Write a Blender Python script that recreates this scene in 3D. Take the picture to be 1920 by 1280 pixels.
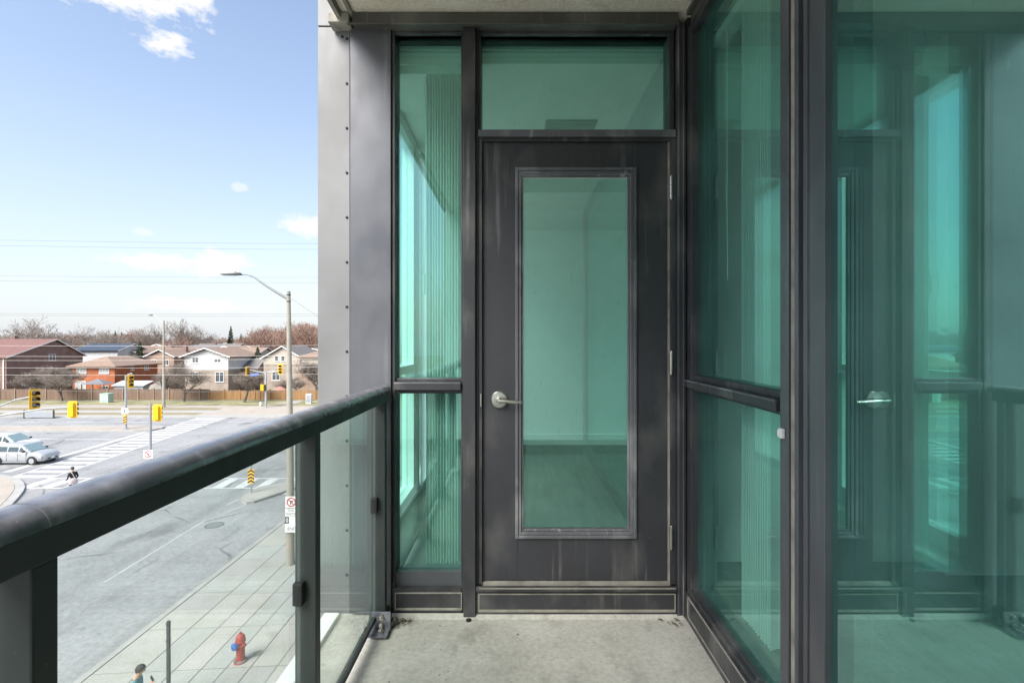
import bpy, bmesh, math, random
from mathutils import Vector, Matrix, noise as mnoise

SC = bpy.context.scene
for _o in list(bpy.data.objects):
    bpy.data.objects.remove(_o)
COL = SC.collection
R = math.radians
random.seed(7)

# ------------------------------------------------------------------ camera
CAMZ = 9.0
FX = 906.67
cam_d = bpy.data.cameras.new("camera")
cam_d.lens = 17.0
cam_d.sensor_width = 36.0
cam_d.shift_x = -5.0 / 1920.0
cam_d.clip_start = 0.02
cam_d.clip_end = 4000
cam = bpy.data.objects.new("camera", cam_d)
COL.objects.link(cam)
cam.location = (0, 0, CAMZ)
cam.rotation_euler = (R(90), 0, 0)
SC.camera = cam

# ------------------------------------------------------------------ colour management
SC.view_settings.view_transform = 'Standard'
SC.view_settings.look = 'None'
SC.view_settings.gamma = 1.0
SC.view_settings.use_curve_mapping = False
SC.view_settings.exposure = 2.4
SC.render.engine = 'CYCLES'
SC.cycles.use_denoising = True
SC.cycles.max_bounces = 16
SC.cycles.diffuse_bounces = 9
SC.cycles.glossy_bounces = 6
SC.cycles.transparent_max_bounces = 24
SC.cycles.sample_clamp_indirect = 20
SC.cycles.caustics_reflective = False

SUN_EL, SUN_AZ = 46.0, 212.0        # degrees; azimuth clockwise from +Y
SUN_STRENGTH = 1.45
SKY_STRENGTH = 0.054

# ------------------------------------------------------------------ world
world = bpy.data.worlds.new("World")
SC.world = world
world.use_nodes = True
wn, wl = world.node_tree.nodes, world.node_tree.links
wn.clear()


def wmath(op, a, b=None, clamp=False):
    n = wn.new('ShaderNodeMath')
    n.operation = op
    n.use_clamp = clamp
    for i, v in enumerate((a, b)):
        if v is None:
            continue
        if isinstance(v, (int, float)):
            n.inputs[i].default_value = v
        else:
            wl.new(v, n.inputs[i])
    return n.outputs[0]


w_out = wn.new('ShaderNodeOutputWorld')
w_bg = wn.new('ShaderNodeBackground')
w_bg.inputs['Strength'].default_value = SKY_STRENGTH
sky = wn.new('ShaderNodeTexSky')
sky.sky_type = 'NISHITA'
sky.sun_disc = False
sky.sun_elevation = R(SUN_EL)
sky.sun_rotation = R(SUN_AZ)
sky.air_density = 1.0
sky.dust_density = 1.0
sky.ozone_density = 1.0
tc = wn.new('ShaderNodeTexCoord')
sep = wn.new('ShaderNodeSeparateXYZ')
wl.new(tc.outputs['Generated'], sep.inputs[0])
az = wmath('MULTIPLY', wmath('ARCTAN2', sep.outputs[0], sep.outputs[1]), 57.2958)
el = wmath('MULTIPLY', wmath('ARCSINE', sep.outputs[2]), 57.2958)
# thin pale haze that thickens to the horizon all the way round
elp = wmath('MAXIMUM', el, 0.0)
hz = wmath('POWER', 2.71828, wmath('MULTIPLY', elp, -1.0 / 16.5))
hz = wmath('MULTIPLY', hz, 0.90)
hz = wmath('ADD', hz, 0.03)
mixh = wn.new('ShaderNodeMix')
mixh.data_type = 'RGBA'
wl.new(hz, mixh.inputs['Factor'])
wl.new(sky.outputs[0], mixh.inputs[6])
mixh.inputs[7].default_value = (2.92, 3.03, 3.25, 1)
# scattered fair-weather clouds, the same pattern repeated round the whole sky
wrap = wn.new('ShaderNodeMath')
wrap.operation = 'WRAP'
wl.new(az, wrap.inputs[0])
wrap.inputs[1].default_value = 6.0
wrap.inputs[2].default_value = -54.0
comb = wn.new('ShaderNodeCombineXYZ')
wl.new(az, comb.inputs[0])
wl.new(wmath('MULTIPLY', el, 1.7), comb.inputs[1])
n1 = wn.new('ShaderNodeTexNoise')
n1.inputs['Scale'].default_value = 0.38
n1.inputs['Detail'].default_value = 8
n1.inputs['Roughness'].default_value = 0.62
wl.new(comb.outputs[0], n1.inputs['Vector'])
nz = wmath('MULTIPLY', wmath('SUBTRACT', n1.outputs['Fac'], 0.5), 2.6)
mask = None
for (a0, e0, wa, we, top) in [(-40.2, 30.0, 8.2, 2.6, 1.0), (-35.7, 26.6, 2.2, 1.2, .95), (-22.6, 12.4, 3.6, 1.3, .85),
                              (-36.4, 7.5, 4.0, 1.1, .95), (-31.4, 7.9, 3.2, 1.5, 1.0), (-33, 3.6, 7, .9, .6),
                              (-29.5, 15.5, .9, .5, .5), (-37.5, 10.2, .9, .4, .4), (-12, 24, 5, 2.2, 1.0), (-4, 12, 5, 1.4, .9),
                              (-20, 40, 7, 4, 1.0), (-46, 52, 6, 4, 1.0)]:
    dx = wmath('DIVIDE', wmath('SUBTRACT', wrap.outputs[0], a0), wa)
    dy = wmath('DIVIDE', wmath('SUBTRACT', el, e0), we)
    d = wmath('SQRT', wmath('ADD', wmath('MULTIPLY', dx, dx), wmath('MULTIPLY', dy, dy)))
    m = wmath('ADD', wmath('SUBTRACT', 1.0, d), nz)
    m = wmath('MULTIPLY', wmath('MULTIPLY', m, 2.0, True), top)
    mask = m if mask is None else wmath('MAXIMUM', mask, m)
mixc = wn.new('ShaderNodeMix')
mixc.data_type = 'RGBA'
wl.new(mask, mixc.inputs['Factor'])
wl.new(mixh.outputs[2], mixc.inputs[6])
mixc.inputs[7].default_value = (3.7, 3.7, 3.75, 1)
wl.new(mixc.outputs[2], w_bg.inputs['Color'])
wl.new(w_bg.outputs[0], w_out.inputs[0])

# ------------------------------------------------------------------ sun (thin bright cloud: soft)
sd = bpy.data.lights.new("sun", 'SUN')
sd.energy = SUN_STRENGTH
sd.angle = R(40)
sd.color = (1.0, 0.965, 0.91)
sun = bpy.data.objects.new("sun", sd)
COL.objects.link(sun)
sv = Vector((math.sin(R(SUN_AZ)) * math.cos(R(SUN_EL)), math.cos(R(SUN_AZ)) * math.cos(R(SUN_EL)), math.sin(R(SUN_EL))))
sun.rotation_euler = (-sv).to_track_quat('-Z', 'Y').to_euler()
sun.location = sv * 200

# ------------------------------------------------------------------ helpers


def X(u, y):
    return (u - 965.0) / FX * y


def Z(v, y):
    return CAMZ - (v - 640.0) / FX * y


def G(u, v, z=0.0):
    y = FX * (CAMZ - z) / (v - 640.0)
    return (X(u, y), y)


class MB:
    def __init__(s):
        s.v, s.f, s.m = [], [], []
        s.cur = 0

    def add(s, vs, fs):
        b = len(s.v)
        s.v += [tuple(p) for p in vs]
        for f in fs:
            s.f.append([b + i for i in f])
            s.m.append(s.cur)
        return s

    def box(s, x0, x1, y0, y1, z0, z1):
        if x0 > x1: x0, x1 = x1, x0
        if y0 > y1: y0, y1 = y1, y0
        if z0 > z1: z0, z1 = z1, z0
        vs = [(x, y, z) for z in (z0, z1) for y in (y0, y1) for x in (x0, x1)]
        return s.add(vs, [(0, 2, 3, 1), (4, 5, 7, 6), (0, 1, 5, 4), (2, 6, 7, 3), (0, 4, 6, 2), (1, 3, 7, 5)])

    def frame_y(s, x0, x1, z0, z1, t, y0, y1):
        """picture frame lying in the XZ plane; t = (left, right, bottom, top) widths"""
        l, r, b, tp = t
        s.box(x0, x0 + l, y0, y1, z0, z1)
        s.box(x1 - r, x1, y0, y1, z0, z1)
        s.box(x0 + l, x1 - r, y0, y1, z0, z0 + b)
        s.box(x0 + l, x1 - r, y0, y1, z1 - tp, z1)
        return s

    def quad(s, a, b, c, d):
        return s.add([a, b, c, d], [(0, 1, 2, 3)])

    def prism(s, poly, z0, z1, axis='z'):
        """poly of 2-D points extruded: axis z -> (x,y); axis y -> (x,z); axis x -> (y,z)"""
        n = len(poly)
        def P(p, t):
            return {'z': (p[0], p[1], t), 'y': (p[0], t, p[1]), 'x': (t, p[0], p[1])}[axis]
        area = sum(poly[i][0] * poly[(i + 1) % n][1] - poly[(i + 1) % n][0] * poly[i][1] for i in range(n))
        if (area < 0) != (axis == 'y'):
            poly = poly[::-1]
        vs = [P(p, z0) for p in poly] + [P(p, z1) for p in poly]
        fs = [list(range(n))[::-1], list(range(n, 2 * n))]
        for i in range(n):
            j = (i + 1) % n
            fs.append((i, j, n + j, n + i))
        return s.add(vs, fs)

    def tube(s, pts, rad, n=8, cap=True):
        pts = [Vector(p) for p in pts]
        if not isinstance(rad, (list, tuple)):
            rad = [rad] * len(pts)
        b = len(s.v)
        ref = None
        for i, p in enumerate(pts):
            t = (pts[min(i + 1, len(pts) - 1)] - pts[max(i - 1, 0)]).normalized()
            if ref is None:
                ref = Vector((0, 0, 1)) if abs(t.z) < .9 else Vector((1, 0, 0))
            a = t.cross(ref)
            if a.length < 1e-6:
                a = t.cross(Vector((0, 1, 0)))
            a.normalize()
            c = a.cross(t).normalized()
            ref = c
            for k in range(n):
                w = 2 * math.pi * k / n
                s.v.append(tuple(p + (a * math.cos(w) + c * math.sin(w)) * rad[i]))
        for i in range(len(pts) - 1):
            for k in range(n):
                k2 = (k + 1) % n
                s.f.append([b + i * n + k, b + i * n + k2, b + (i + 1) * n + k2, b + (i + 1) * n + k])
                s.m.append(s.cur)
        if cap:
            s.f.append([b + k for k in range(n)][::-1]); s.m.append(s.cur)
            e = b + (len(pts) - 1) * n
            s.f.append([e + k for k in range(n)]); s.m.append(s.cur)
        return s

    def lathe(s, prof, cx, cy, n=16, axis='z', cz=0):
        """prof: list of (r, t). axis z: around vertical; axis y: around +Y ; axis x"""
        b = len(s.v)
        for (r, t) in prof:
            for k in range(n):
                w = 2 * math.pi * k / n
                c, d = r * math.cos(w), r * math.sin(w)
                if axis == 'z':
                    s.v.append((cx + c, cy + d, cz + t))
                elif axis == 'y':
                    s.v.append((cx + c, cy + t, cz - d))
                else:
                    s.v.append((cx + t, cy + c, cz + d))
        for i in range(len(prof) - 1):
            for k in range(n):
                k2 = (k + 1) % n
                s.f.append([b + i * n + k, b + i * n + k2, b + (i + 1) * n + k2, b + (i + 1) * n + k]); s.m.append(s.cur)
        s.f.append([b + k for k in range(n)][::-1]); s.m.append(s.cur)
        e = b + (len(prof) - 1) * n
        s.f.append([e + k for k in range(n)]); s.m.append(s.cur)
        return s

    def xform(s, M):
        s.v = [tuple(M @ Vector(p)) for p in s.v]
        return s

    def build(s, name, mat, parent=None, org=(0, 0, 0), smooth=False, bevel=0, loc=None):
        me = bpy.data.meshes.new(name)
        ox, oy, oz = org
        me.from_pydata([(p[0] - ox, p[1] - oy, p[2] - oz) for p in s.v], [], s.f)
        mats = mat if isinstance(mat, (list, tuple)) else [mat]
        for m in mats:
            me.materials.append(m)
        if len(mats) > 1:
            me.polygons.foreach_set('material_index', s.m)
        if smooth:
            me.polygons.foreach_set('use_smooth', [True] * len(me.polygons))
            me.set_sharp_from_angle(angle=R(38))
        me.update()
        o = bpy.data.objects.new(name, me)
        COL.objects.link(o)
        if parent is not None:
            o.parent = parent
        elif org != (0, 0, 0):
            o.location = org
        if loc is not None:
            o.location = loc
        if bevel:
            b = o.modifiers.new('bevel', 'BEVEL')
            b.width = bevel
            b.segments = 2
            b.limit_method = 'ANGLE'
            b.angle_limit = R(40)
        return o


def tag(o, label=None, cat=None, group=None, kind=None):
    if label: o['label'] = label
    if cat: o['category'] = cat
    if group: o['group'] = group
    if kind: o['kind'] = kind
    return o


def thing(name, label, cat, loc=(0, 0, 0), rz=0.0, group=None):
    o = bpy.data.objects.new(name, None)
    o.empty_display_size = .2
    COL.objects.link(o)
    o.location = loc
    o.rotation_euler = (0, 0, rz)
    return tag(o, label, cat, group)


def copy_tree(o, parent=None):
    c = o.copy()
    COL.objects.link(c)
    if parent is not None:
        c.parent = parent
    for ch in list(o.children):
        copy_tree(ch, c)
    return c


def text_mesh(txt, size):
    cu = bpy.data.curves.new('lettering', 'FONT')
    cu.body = txt
    cu.size = size
    cu.align_x = 'CENTER'
    cu.align_y = 'CENTER'
    cu.resolution_u = 2
    cu.extrude = 0.0012
    t = bpy.data.objects.new('lettering', cu)
    COL.objects.link(t)
    dg = bpy.context.evaluated_depsgraph_get()
    me = bpy.data.meshes.new_from_object(t.evaluated_get(dg))
    bpy.data.objects.remove(t)
    return me


# ------------------------------------------------------------------ materials


def new_mat(name):
    m = bpy.data.materials.new(name)
    m.use_nodes = True
    return m, m.node_tree.nodes, m.node_tree.links, m.node_tree.nodes['Principled BSDF']


def mat(name, col, rough=.6, metal=0.0, var=.12, scale=6.0, bump=0.0, bscale=60.0, stretch=(1, 1, 1), alt=None, altamt=.5, spec=.5, detail=6):
    """base colour + procedural mottling (+ second colour patches) + fine relief"""
    m, n, l, bs = new_mat(name)
    tcn = n.new('ShaderNodeTexCoord')
    mp = n.new('ShaderNodeMapping')
    mp.inputs['Scale'].default_value = stretch
    l.new(tcn.outputs['Object'], mp.inputs['Vector'])
    nt = n.new('ShaderNodeTexNoise')
    nt.inputs['Scale'].default_value = scale
    nt.inputs['Detail'].default_value = detail
    nt.inputs['Roughness'].default_value = .6
    l.new(mp.outputs[0], nt.inputs['Vector'])
    rp = n.new('ShaderNodeValToRGB')
    c = Vector(col[:3])
    a = Vector(alt) if alt else c
    lo = c * (1 - var)
    hi = (c * (1 - altamt) + a * altamt) * (1 + var)
    rp.color_ramp.elements[0].position = .3
    rp.color_ramp.elements[1].position = .72
    rp.color_ramp.elements[0].color = (*lo, 1)
    rp.color_ramp.elements[1].color = (*hi, 1)
    l.new(nt.outputs['Fac'], rp.inputs['Fac'])
    l.new(rp.outputs[0], bs.inputs['Base Color'])
    bs.inputs['Roughness'].default_value = rough
    bs.inputs['Metallic'].default_value = metal
    bs.inputs['Specular IOR Level'].default_value = spec
    if bump:
        nb = n.new('ShaderNodeTexNoise')
        nb.inputs['Scale'].default_value = bscale
        nb.inputs['Detail'].default_value = 4
        l.new(mp.outputs[0], nb.inputs['Vector'])
        bp = n.new('ShaderNodeBump')
        bp.inputs['Strength'].default_value = bump
        bp.inputs['Distance'].default_value = .01
        l.new(nb.outputs['Fac'], bp.inputs['Height'])
        l.new(bp.outputs[0], bs.inputs['Normal'])
    return m


def frame_mat(name, col, rough=.42, metal=.0, dust=.35, dustcol=(.30, .29, .27), drip=True, cscale=5):
    """powder-coated aluminium with drip streaks, dust speckle and scratches"""
    m, n, l, bs = new_mat(name)
    tcn = n.new('ShaderNodeTexCoord')
    def nz(scale, st, detail=5):
        mp = n.new('ShaderNodeMapping')
        mp.inputs['Scale'].default_value = st
        l.new(tcn.outputs['Object'], mp.inputs['Vector'])
        t = n.new('ShaderNodeTexNoise')
        t.inputs['Scale'].default_value = scale
        t.inputs['Detail'].default_value = detail
        l.new(mp.outputs[0], t.inputs['Vector'])
        return t.outputs['Fac']
    def rng(s, a, b, c=0., d=1.):
        r = n.new('ShaderNodeMapRange')
        r.inputs[1].default_value = a; r.inputs[2].default_value = b
        r.inputs[3].default_value = c; r.inputs[4].default_value = d
        l.new(s, r.inputs[0])
        return r.outputs[0]
    def mul(a, b):
        q = n.new('ShaderNodeMath'); q.operation = 'MULTIPLY'
        l.new(a, q.inputs[0])
        if isinstance(b, float): q.inputs[1].default_value = b
        else: l.new(b, q.inputs[1])
        return q.outputs[0]
    def mx(f, a, b):
        q = n.new('ShaderNodeMix'); q.data_type = 'RGBA'
        l.new(f, q.inputs['Factor'])
        for i, c in ((6, a), (7, b)):
            if isinstance(c, tuple): q.inputs[i].default_value = (*c, 1)
            else: l.new(c, q.inputs[i])
        return q.outputs[2]
    base = mx(rng(nz(2.3, (1, 1, 1)), .3, .7), tuple(c * .82 for c in col), tuple(c * 1.25 for c in col))
    cloud = mul(rng(nz(cscale, (1, 1, .6), 8), .5, .78), dust)
    out = mx(cloud, base, dustcol)
    if drip:
        st = mul(mul(rng(nz(30, (1, 1, .045), 3), .6, .72), rng(nz(2.5, (1, 1, 1)), .45, .65)), dust * 1.1)
        out = mx(st, out, tuple(c * 1.25 for c in dustcol))
    sp = mul(rng(nz(140, (1, 1, 1), 2), .74, .8), dust * 1.2)
    out = mx(sp, out, (.5, .5, .48))
    l.new(out, bs.inputs['Base Color'])
    l.new(rng(nz(9, (1, 1, .5)), .3, .7, rough - .08, rough + .14), bs.inputs['Roughness'])
    bs.inputs['Metallic'].default_value = metal
    bp = n.new('ShaderNodeBump')
    bp.inputs['Strength'].default_value = .06
    bp.inputs['Distance'].default_value = .004
    l.new(nz(220, (1, 1, 1), 2), bp.inputs['Height'])
    l.new(bp.outputs[0], bs.inputs['Normal'])
    return m


def glass_mat(name, tint, f0, rough=0.0, dirt=0.0, dirtscale=60, dust_veil_col=(.75, .8, .78), streak=(1, 1, .25), haze=.004, refl=(.93, 1, .98)):
    """thin pane: tinted see-through + mirror by angle + dust specks + diffuse veil that lightens the pane"""
    m, n, l, bs = new_mat(name)
    n.remove(bs)
    out = n['Material Output']
    tr = n.new('ShaderNodeBsdfTransparent'); tr.inputs[0].default_value = (*tint, 1)
    gl = n.new('ShaderNodeBsdfGlossy'); gl.inputs[0].default_value = (*refl, 1); gl.inputs['Roughness'].default_value = rough
    lw = n.new('ShaderNodeLayerWeight'); lw.inputs[0].default_value = .5
    p = n.new('ShaderNodeMath'); p.operation = 'POWER'; p.inputs[1].default_value = 4.2
    l.new(lw.outputs['Facing'], p.inputs[0])
    q = n.new('ShaderNodeMath'); q.operation = 'MULTIPLY_ADD'; q.inputs[1].default_value = (1 - f0) * .9; q.inputs[2].default_value = f0
    l.new(p.outputs[0], q.inputs[0])
    mx = n.new('ShaderNodeMixShader')
    l.new(q.outputs[0], mx.inputs[0]); l.new(tr.outputs[0], mx.inputs[1]); l.new(gl.outputs[0], mx.inputs[2])
    if dirt:
        tcn = n.new('ShaderNodeTexCoord')
        mp = n.new('ShaderNodeMapping'); mp.inputs['Scale'].default_value = streak
        l.new(tcn.outputs['Object'], mp.inputs[0])
        t = n.new('ShaderNodeTexNoise'); t.inputs['Scale'].default_value = dirtscale; t.inputs['Detail'].default_value = 3
        l.new(mp.outputs[0], t.inputs['Vector'])
        r = n.new('ShaderNodeMapRange'); r.inputs[1].default_value = .64; r.inputs[2].default_value = .74; r.inputs[4].default_value = dirt
        l.new(t.outputs['Fac'], r.inputs[0])
        t2 = n.new('ShaderNodeTexNoise'); t2.inputs['Scale'].default_value = 3.5; t2.inputs['Detail'].default_value = 6
        l.new(tcn.outputs['Object'], t2.inputs['Vector'])
        r2 = n.new('ShaderNodeMapRange'); r2.inputs[1].default_value = .4; r2.inputs[2].default_value = .75; r2.inputs[3].default_value = haze; r2.inputs[4].default_value = haze * 1.6 + dirt * .12
        l.new(t2.outputs['Fac'], r2.inputs[0])
        mxm = n.new('ShaderNodeMath'); mxm.operation = 'MAXIMUM'
        l.new(r.outputs[0], mxm.inputs[0]); l.new(r2.outputs[0], mxm.inputs[1])
        df = n.new('ShaderNodeBsdfDiffuse'); df.inputs[0].default_value = (*dust_veil_col, 1)
        m2 = n.new('ShaderNodeMixShader')
        l.new(mxm.outputs[0], m2.inputs[0]); l.new(mx.outputs[0], m2.inputs[1]); l.new(df.outputs[0], m2.inputs[2])
        mx = m2
    l.new(mx.outputs[0], out.inputs[0])
    return m


M = {}
M['frame'] = frame_mat('charcoal aluminium', (.033, .033, .037), dust=.34)
M['door'] = frame_mat('charcoal door paint', (.034, .034, .039), dust=.25, rough=.46)
M['cover'] = frame_mat('grey metal cladding', (.11, .113, .125), rough=.38, metal=.35, dust=.14, dustcol=(.32, .32, .34))
M['flash'] = frame_mat('dusty head flashing', (.07, .068, .06), dust=.4)
M['rail'] = frame_mat('weathered handrail paint', (.10, .102, .118), rough=.26, metal=.0, dust=.85, dustcol=(.33, .33, .37), drip=False, cscale=16)
M['rail'].node_tree.nodes['Principled BSDF'].inputs['Coat Weight'].default_value = .7
M['rail'].node_tree.nodes['Principled BSDF'].inputs['Coat Roughness'].default_value = .18
M['post'] = frame_mat('dark railing post paint', (.024, .030, .0285), rough=.5, dust=.08, drip=False)
M['gasket'] = mat('black rubber gasket', (.012, .012, .013), .6, var=.2)
M['seal'] = mat('beige sealant', (.27, .255, .215), .7, var=.35, scale=14)
M['trimworn'] = frame_mat('worn glazing bead', (.10, .10, .11), dust=.8, dustcol=(.46, .46, .47))
M['white_panel'] = frame_mat('pale grey composite panel', (.19, .19, .193), rough=.45, dust=.12, dustcol=(.3, .3, .29))
M['whitemetal'] = mat('white painted flashing', (.74, .75, .74), .45, var=.05)
M['steel'] = mat('brushed nickel', (.55, .53, .48), .33, 1.0, var=.1, scale=30)
M['galv'] = mat('galvanised steel', (.38, .40, .41), .5, .5, var=.12, scale=8)
M['glass'] = glass_mat('teal window glass', (.77, .97, .92), .12, dirt=.14, dirtscale=110, haze=.022, dust_veil_col=(.36, .84, .74), refl=(.66, 1, .94))
M['glass_mid'] = glass_mat('lightly tinted window glass', (.81, .97, .935), .04)
M['glass_clear'] = glass_mat('pale window glass', (.95, .985, .975), .03)
M['glass_big'] = glass_mat('teal sliding door glass', (.81, .975, .945), .27, dirt=.20, dirtscale=170, haze=.04, dust_veil_col=(.34, .84, .74), refl=(.58, 1, .955))  # teal veil colour brightens the dark glass, on top of real dust
M['glass_side'] = glass_mat('teal fixed window glass', (.81, .98, .94), .06, dirt=.12, dirtscale=140, haze=.035, dust_veil_col=(.34, .84, .74), refl=(.62, 1, .95))
M['glass_rail'] = glass_mat('clear railing glass', (.95, .98, .962), .03, dirt=.14, dirtscale=120, haze=.05, dust_veil_col=(.66, .82, .78))
M['glass_edge'] = mat('polished glass edge', (.5, .68, .62), .2, var=.05)
M['wall_in'] = mat('pale interior paint', (.88, .88, .86), .7, var=.03)
M['ceil_in'] = mat('white ceiling paint', (.78, .78, .76), .8, var=.03)
M['floor_in'] = mat('dark wood flooring', (.17, .14, .115), .4, var=.3, scale=3, stretch=(8, 1, 1))
M['base_in'] = mat('white baseboard paint', (.86, .86, .84), .5, var=.02)
_m, _n, _l, _b = new_mat('frosted screen glass')
_b.inputs['Base Color'].default_value = (.80, .86, .84, 1); _b.inputs['Roughness'].default_value = .4
_tr = _n.new('ShaderNodeBsdfTranslucent'); _tr.inputs[0].default_value = (.85, .9, .88, 1)
_mx = _n.new('ShaderNodeMixShader'); _mx.inputs[0].default_value = .75
_l.new(_b.outputs[0], _mx.inputs[1]); _l.new(_tr.outputs[0], _mx.inputs[2]); _l.new(_mx.outputs[0], _n['Material Output'].inputs[0])
M['frosted'] = _m
_m, _n, _l, _b = new_mat('translucent blind cloth')
_b.inputs['Base Color'].default_value = (.85, .85, .83, 1); _b.inputs['Roughness'].default_value = .8
_tr = _n.new('ShaderNodeBsdfTranslucent'); _tr.inputs[0].default_value = (.9, .9, .88, 1)
_mx = _n.new('ShaderNodeMixShader'); _mx.inputs[0].default_value = .85
_l.new(_b.outputs[0], _mx.inputs[1]); _l.new(_tr.outputs[0], _mx.inputs[2]); _l.new(_mx.outputs[0], _n['Material Output'].inputs[0])
M['blindcloth'] = _m
M['vane'] = mat('white blind vane', (.80, .80, .78), .6, var=.04)
M['vent'] = mat('grey vent grille', (.35, .35, .34), .5, var=.1)


def concrete(name, lo, hi, stain, scale=2.5, bump=.12, rough=.85, spots=.0, obj=True):
    m, n, l, bs = new_mat(name)
    tcn = n.new('ShaderNodeTexCoord')
    def nt(sc, dt, rg=.6):
        t = n.new('ShaderNodeTexNoise'); t.inputs['Scale'].default_value = sc; t.inputs['Detail'].default_value = dt; t.inputs['Roughness'].default_value = rg
        l.new(tcn.outputs['Object'], t.inputs['Vector'])
        return t.outputs['Fac']
    def ramp(s, p0, c0, p1, c1):
        r = n.new('ShaderNodeValToRGB')
        r.color_ramp.elements[0].position = p0; r.color_ramp.elements[0].color = (*c0, 1)
        r.color_ramp.elements[1].position = p1; r.color_ramp.elements[1].color = (*c1, 1)
        l.new(s, r.inputs[0])
        return r.outputs[0]
    def mx(f, a, b, bt='MIX', amt=None):
        q = n.new('ShaderNodeMix'); q.data_type = 'RGBA'; q.blend_type = bt
        if amt is not None: q.inputs['Factor'].default_value = amt
        else: l.new(f, q.inputs['Factor'])
        for i, c in ((6, a), (7, b)):
            if isinstance(c, tuple): q.inputs[i].default_value = (*c, 1)
            else: l.new(c, q.inputs[i])
        return q.outputs[2]
    base = ramp(nt(scale, 9, .65), .32, lo, .68, hi)
    fine = ramp(nt(scale * 22, 5), .35, (.86, .86, .86), .65, (1.08, 1.08, 1.08))
    c = mx(None, base, fine, 'MULTIPLY', 1.0)
    st = ramp(nt(scale * 1.7, 7, .7), .56, (0, 0, 0), .70, (.75, .75, .75))
    c = mx(st, c, stain)
    if spots:
        s2 = ramp(nt(scale * 9, 3), .70, (0, 0, 0), .74, (spots, spots, spots))
        c = mx(s2, c, tuple(v * .35 for v in stain))
    l.new(c, bs.inputs['Base Color'])
    bs.inputs['Roughness'].default_value = rough
    bs.inputs['Specular IOR Level'].default_value = .3
    bp = n.new('ShaderNodeBump'); bp.inputs['Strength'].default_value = bump; bp.inputs['Distance'].default_value = .006
    l.new(nt(scale * 30, 5), bp.inputs['Height']); l.new(bp.outputs[0], bs.inputs['Normal'])
    return m


M['deck'] = concrete('balcony concrete', (.36, .35, .305), (.48, .47, .42), (.25, .24, .20), 2.6, spots=1.0)
M['soffit'] = concrete('soffit concrete', (.72, .66, .52), (.86, .82, .70), (.48, .43, .31), 3.2)
M['asphalt'] = concrete('worn asphalt', (.30, .30, .295), (.36, .357, .348), (.24, .24, .235), .22, bump=.3, spots=.12)
def add_cracks(m, sc, width, col, amount):
    n, l = m.node_tree.nodes, m.node_tree.links
    bs = n['Principled BSDF']
    src = bs.inputs['Base Color'].links[0].from_socket
    tcn = n.new('ShaderNodeTexCoord')
    nt = n.new('ShaderNodeTexNoise'); nt.inputs['Scale'].default_value = sc * 2.2; nt.inputs['Detail'].default_value = 5
    l.new(tcn.outputs['Object'], nt.inputs['Vector'])
    mxv = n.new('ShaderNodeMix'); mxv.data_type = 'RGBA'; mxv.blend_type = 'ADD'; mxv.inputs['Factor'].default_value = 1.6 / sc * .5
    l.new(tcn.outputs['Object'], mxv.inputs[6]); l.new(nt.outputs['Color'], mxv.inputs[7])
    vo = n.new('ShaderNodeTexVoronoi'); vo.feature = 'DISTANCE_TO_EDGE'; vo.inputs['Scale'].default_value = sc
    l.new(mxv.outputs[2], vo.inputs['Vector'])
    r = n.new('ShaderNodeMapRange'); r.inputs[1].default_value = 0; r.inputs[2].default_value = width; r.inputs[3].default_value = 1; r.inputs[4].default_value = 0
    l.new(vo.outputs['Distance'], r.inputs[0])
    n2 = n.new('ShaderNodeTexNoise'); n2.inputs['Scale'].default_value = sc * 1.3; n2.inputs['Detail'].default_value = 3
    l.new(tcn.outputs['Object'], n2.inputs['Vector'])
    r2 = n.new('ShaderNodeMapRange'); r2.inputs[1].default_value = .48; r2.inputs[2].default_value = .6; r2.inputs[4].default_value = amount
    l.new(n2.outputs['Fac'], r2.inputs[0])
    mu = n.new('ShaderNodeMath'); mu.operation = 'MULTIPLY'
    l.new(r.outputs[0], mu.inputs[0]); l.new(r2.outputs[0], mu.inputs[1])
    mc = n.new('ShaderNodeMix'); mc.data_type = 'RGBA'
    l.new(mu.outputs[0], mc.inputs['Factor']); l.new(src, mc.inputs[6]); mc.inputs[7].default_value = (*col, 1)
    l.new(mc.outputs[2], bs.inputs['Base Color'])


def add_streaks(m, stretch, sc, dark, lo=.48, hi=.7):
    n, l = m.node_tree.nodes, m.node_tree.links
    bs = n['Principled BSDF']
    src = bs.inputs['Base Color'].links[0].from_socket
    tcn = n.new('ShaderNodeTexCoord'); mp = n.new('ShaderNodeMapping'); mp.inputs['Scale'].default_value = stretch
    l.new(tcn.outputs['Object'], mp.inputs[0])
    nt = n.new('ShaderNodeTexNoise'); nt.inputs['Scale'].default_value = sc; nt.inputs['Detail'].default_value = 5
    l.new(mp.outputs[0], nt.inputs['Vector'])
    r = n.new('ShaderNodeMapRange'); r.inputs[1].default_value = lo; r.inputs[2].default_value = hi; r.inputs[4].default_value = 1
    l.new(nt.outputs['Fac'], r.inputs[0])
    mc = n.new('ShaderNodeMix'); mc.data_type = 'RGBA'; mc.blend_type = 'MULTIPLY'
    l.new(r.outputs[0], mc.inputs['Factor']); l.new(src, mc.inputs[6]); mc.inputs[7].default_value = (dark, dark, dark, 1)
    l.new(mc.outputs[2], bs.inputs['Base Color'])


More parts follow.
